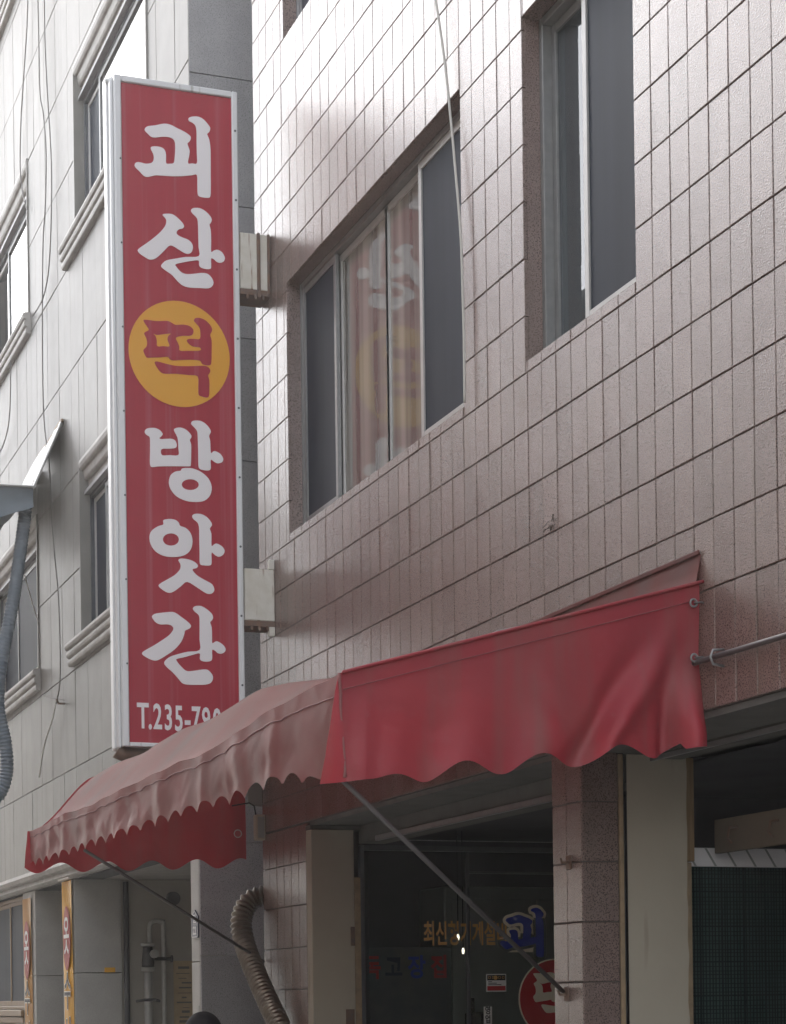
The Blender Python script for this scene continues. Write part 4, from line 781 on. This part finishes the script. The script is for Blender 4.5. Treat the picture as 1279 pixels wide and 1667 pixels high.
tag(B().disc((-5.157, .727, 2.486), (1, 0, 0), .06, .05, 20).build('round_vent_cover', 'pipe_dark', loc=(-5.15, .727, 2.486)), 'dark round vent cover on the recess wall above the gas pipes', 'vent')

# ---- torn canopy, tarpaulin and hose at the far left
HC = thing('torn_canopy', (-6.2, -.4, 6.0), 'ragged white sheet canopy with blue-grey tarpaulin on the grey wall at far left', 'canopy')
for q, (xa, xb, sh, lift) in enumerate([(-5.277, -5.62, 0., .0), (-5.60, -5.98, .035, .02), (-5.95, -6.36, .05, .035), (-6.34, -6.8, .19, .05), (-6.75, -7.75, .23, .06)]):
    rows = []
    for i in range(15):
        u = i/14; x = xa+(xb-xa)*u; top = 6.669-sh-.035*abs(nz(x*8, 2+q))-.03*u*(1 if q % 2 else .2)
        rows.append([Vector((x, -.165-lift*.4+(-.413+.165)*s-.03*math.sin(math.pi*s)*math.sin(math.pi*u)*(q+1)*.4+.010*nz(x*5, s*4, 1), top+(6.053-top)*s+.012*nz(x*9, s*9))) for s in [k/8 for k in range(9)]])
    B().grid(rows).build('torn_sheet', 'torn', HC)
    B().bbox(min(xa, xb), max(xa, xb)-.03, -.172-lift*.4, -.150, 6.655-sh-.012, 6.655-sh+.012, .002).build('batten', 'wood', HC)
B().grid([[Vector((-5.32-.02*math.sin(math.pi*s), y, 6.047-(.14+.17*math.sin(min(1, (-y-.38)/.54)*math.pi*.5))*s-.02*nz(y*4, s*3))) for s in [k/6 for k in range(7)]] for y in [-.418-.054*k for k in range(22)]]).build('end_tarpaulin', 'tarp', HC, True)
B().grid([[Vector((x, y, 6.044-.02*math.sin(x*3)-.04*nz(x*2, y*3))) for y in (-.418, -.68, -1.0, -1.33, -1.54)] for x in [-5.32-.108*k for k in range(24)]]).build('under_tarpaulin', 'tarp', HC, True)
B().tube([(-5.3, -.17, 6.625), (-5.3, -.418, 6.053), (-5.3, -1.56, 6.03)], .013, 8).build('edge_rod', 'alu_light', HC, True)
HS = thing('corrugated_hose', (-5.55, -.56, 3.3), 'long blue-grey corrugated hose hanging down from the torn canopy', 'hose')
ribbed([(-5.515, -.45, 5.99), (-5.515, -.472, 5.76), (-5.515, -.57, 5.11), (-5.515, -.678, 4.57), (-5.515, -.715, 4.19), (-5.515, -.656, 3.85), (-5.515, -.65, 3.6), (-5.515, -.71, 3.416), (-5.515, -.84, 3.31)], .056, .032, .0043, 12).build('tube', 'hose', HS, True)

for (x, y, z, lab) in [(4.40, -.002, 1.60, 'small rusty wall hook low on the pink pillar where the long strut ends'), (4.44, -.002, 2.153, 'small rusty wall hook halfway up the pink pillar beside the doorway')]:
    wh = thing('pillar_hook', (x, y, z), lab, 'hook')
    B().bbox(x-.025, x+.025, y-.006, y, z-.03, z+.03, .002).build('base_plate', 'rust', wh); B().tube([(x, y-.006, z), (x, y-.035, z), (x, y-.042, z+.018)], .006, 6).build('hook', 'rust', wh)
# ---- loose cables on the walls
def cable(pix, y, r, label, m='cable', wob=.0):
    P = [at_y(px, py, y-wob*(i % 2)) for i, (px, py) in enumerate(pix)]
    tag(B().tube(smooth_path(P, 6), r, 5).build('cable', m, loc=P[-1], smooth=True), label, 'cable', 'loose cables on the walls')
cable([(46, -30), (44, 40), (39, 120), (34, 200), (33, 275), (38, 320), (45, 345)], GY-.03, .006, 'thin cable on the grey wall ending at the second window head, leftmost at the top')
cable([(61, -30), (63, 60), (65, 150), (71, 190), (75, 250), (74, 330), (70, 400), (69, 520), (70, 640), (73, 700), (80, 755), (84, 840), (89, 905), (95, 970), (98, 1060), (97, 1115), (91, 1145)], GY-.05, .006, 'long cable on the grey wall running past the torn canopy down to a wall hook')
cable([(72, -30), (73, 60), (77, 150), (82, 230), (84, 290), (83, 370), (79, 440), (70, 485), (53, 515)], GY-.04, .006, 'cable on the grey wall curving left to a window sill')
cable([(17, 560), (17, 640), (14, 690), (5, 725), (-8, 750)], GY-.04, .006, 'short cable curving off the left edge above the torn canopy')
cable([(91, 1145), (84, 1175), (74, 1205), (68, 1235), (64, 1265)], GY-.04, .007, 'pale loose cable end dangling above the awning', 'cable_pale')
cable([(40, 935), (48, 965), (55, 990), (62, 1012)], GY-.05, .006, 'pale stay wire slanting across the dark window behind the hose', 'cable_pale')
cable([(69, 1132), (85, 1136), (104, 1140)], GY-.03, .005, 'short dark wire tied to a hook beside the lower window sill')
cable([(700, -60), (712, 20), (724, 105), (734, 200), (743, 300), (750, 390), (753, 480), (755, 560), (756, 655)], -.03, .0065, 'pale cable slanting over the pink tiles past the wide window', 'cable_pale')
P = at_y(106, 1140, GY); tag(B().tube([P+Vector((0, .0, -.03)), P+Vector((0, -.06, -.03)), P+Vector((0, -.075, .01))], .01, 6).build('wall_hook', 'rust', loc=P), 'rusty wire hook on the grey wall above the awning', 'hook')
P = at_y(898, 850, -.002); b = B()
for k in range(9):
    a = random.uniform(0, 2*math.pi); q = P+Vector((random.uniform(-.03, .03), 0, random.uniform(-.02, .02)))
    b.tube([q, q+Vector((.06*math.cos(a), -.012, .03*math.sin(a)))], .0016, 4)
tag(b.build('dry_tuft', 'twig', loc=P), 'tiny dry tuft stuck on the pink tiles above the awning', 'tuft')

# ================================================================== the passer-by whose head top shows at the bottom edge
PE = thing('person', (2.0, -.94, 0), 'person in dark clothes and black knit cap, cut off by the bottom edge', 'person')
def skin(name, pts, edges, m, parent, sub=2):
    me = bpy.data.meshes.new(name); me.from_pydata([Vector(p[:3])-BASE[parent.name] for p in pts], edges, [])
    o = bpy.data.objects.new(name, me); COL.objects.link(o); o.parent = parent; BASE[o.name] = BASE[parent.name]
    md = o.modifiers.new('skin', 'SKIN'); md.use_smooth_shade = True
    for v, p in zip(me.skin_vertices[0].data, pts): v.radius = (p[3], p[4] if len(p) > 4 else p[3])
    me.skin_vertices[0].data[0].use_root = True
    o.modifiers.new('sub', 'SUBSURF').levels = sub; o.modifiers['sub'].render_levels = sub
    me.materials.append(M[m]); return o
px, py = 2.0, -.94
def pt(dx, dy, z, *r): return (px+dx, py+dy, z, *r)
skin('body', [pt(0,0,.83,.12,.15), pt(0,0,1.0,.10,.13), pt(0,0,1.17,.11,.15), pt(0,0,1.27,.06,.09), pt(.005,0,1.33,.05), pt(.01,0,1.40,.075), pt(.012,0,1.47,.07),
              pt(0,.16,1.22,.045), pt(.01,.20,.98,.036), pt(.05,.21,.78,.03), pt(.06,.205,.70,.032), pt(0,-.16,1.22,.045), pt(.01,-.20,.98,.036), pt(.03,-.21,.78,.03), pt(.04,-.205,.70,.032),
              pt(0,.085,.72,.075), pt(.03,.09,.42,.055), pt(.0,.095,.09,.04), pt(.1,.10,.045,.035), pt(0,-.085,.72,.075), pt(-.03,-.09,.42,.055), pt(-.08,-.095,.09,.04), pt(.02,-.10,.045,.035)],
     [(0,1),(1,2),(2,3),(3,4),(4,5),(5,6),(2,7),(7,8),(8,9),(9,10),(2,11),(11,12),(12,13),(13,14),(0,15),(15,16),(16,17),(17,18),(0,19),(19,20),(20,21),(21,22)], 'skin', PE)
skin('coat', [pt(0,0,.80,.145,.175), pt(0,0,1.0,.13,.16), pt(0,0,1.17,.13,.165), pt(0,0,1.27,.075,.10), pt(0,.165,1.215,.062), pt(.01,.205,.98,.05), pt(.045,.212,.79,.042), pt(0,-.165,1.215,.062), pt(.01,-.205,.98,.05), pt(.028,-.212,.79,.042)],
     [(0,1),(1,2),(2,3),(2,4),(4,5),(5,6),(2,7),(7,8),(8,9)], 'coat', PE)
skin('trousers', [pt(0,0,.80,.12,.15), pt(0,.085,.70,.088), pt(.03,.09,.42,.066), pt(.0,.095,.11,.052), pt(0,-.085,.70,.088), pt(-.03,-.09,.42,.066), pt(-.08,-.095,.11,.052)], [(0,1),(1,2),(2,3),(0,4),(4,5),(5,6)], 'trousers', PE)
b = B(); rows = []
for i in range(13):
    th = math.pi*.62*i/12
    rows.append([Vector((px+.012+.105*math.sin(th)*math.cos(a), py+.098*math.sin(th)*math.sin(a), 1.43+.108*math.cos(th))) for a in [2*math.pi*k/28 for k in range(29)]])
b.grid(rows).build('knit_cap', 'hair', PE, True)
for s in (-1, 1): B().disc((px+.085, py+.03*s, 1.415), (1, 0, 0), .008, .004, 8).build('eye', 'black', PE)
B().tube([(px+.083, py, 1.42), (px+.106, py, 1.385), (px+.08, py, 1.375)], [.008, .013, .008], 8).build('nose', 'skin', PE, True)

# ================================================================== thin volume added to imitate veiling glare and lift the blacks
hz = tag(B().box(-78, 78, -78, 78, -1.02, 13.6).build('haze', 'white'), kind='stuff')
hm = bpy.data.materials.new('haze'); hm.use_nodes = True; hm.node_tree.nodes.remove(hm.node_tree.nodes['Principled BSDF'])
vp = hm.node_tree.nodes.new('ShaderNodeVolumePrincipled'); vp.inputs['Color'].default_value = (.95, .95, .95, 1); vp.inputs['Density'].default_value = .0016; vp.inputs['Anisotropy'].default_value = .6
hm.node_tree.links.new(vp.outputs[0], hm.node_tree.nodes['Material Output'].inputs['Volume']); hz.data.materials.clear(); hz.data.materials.append(hm)
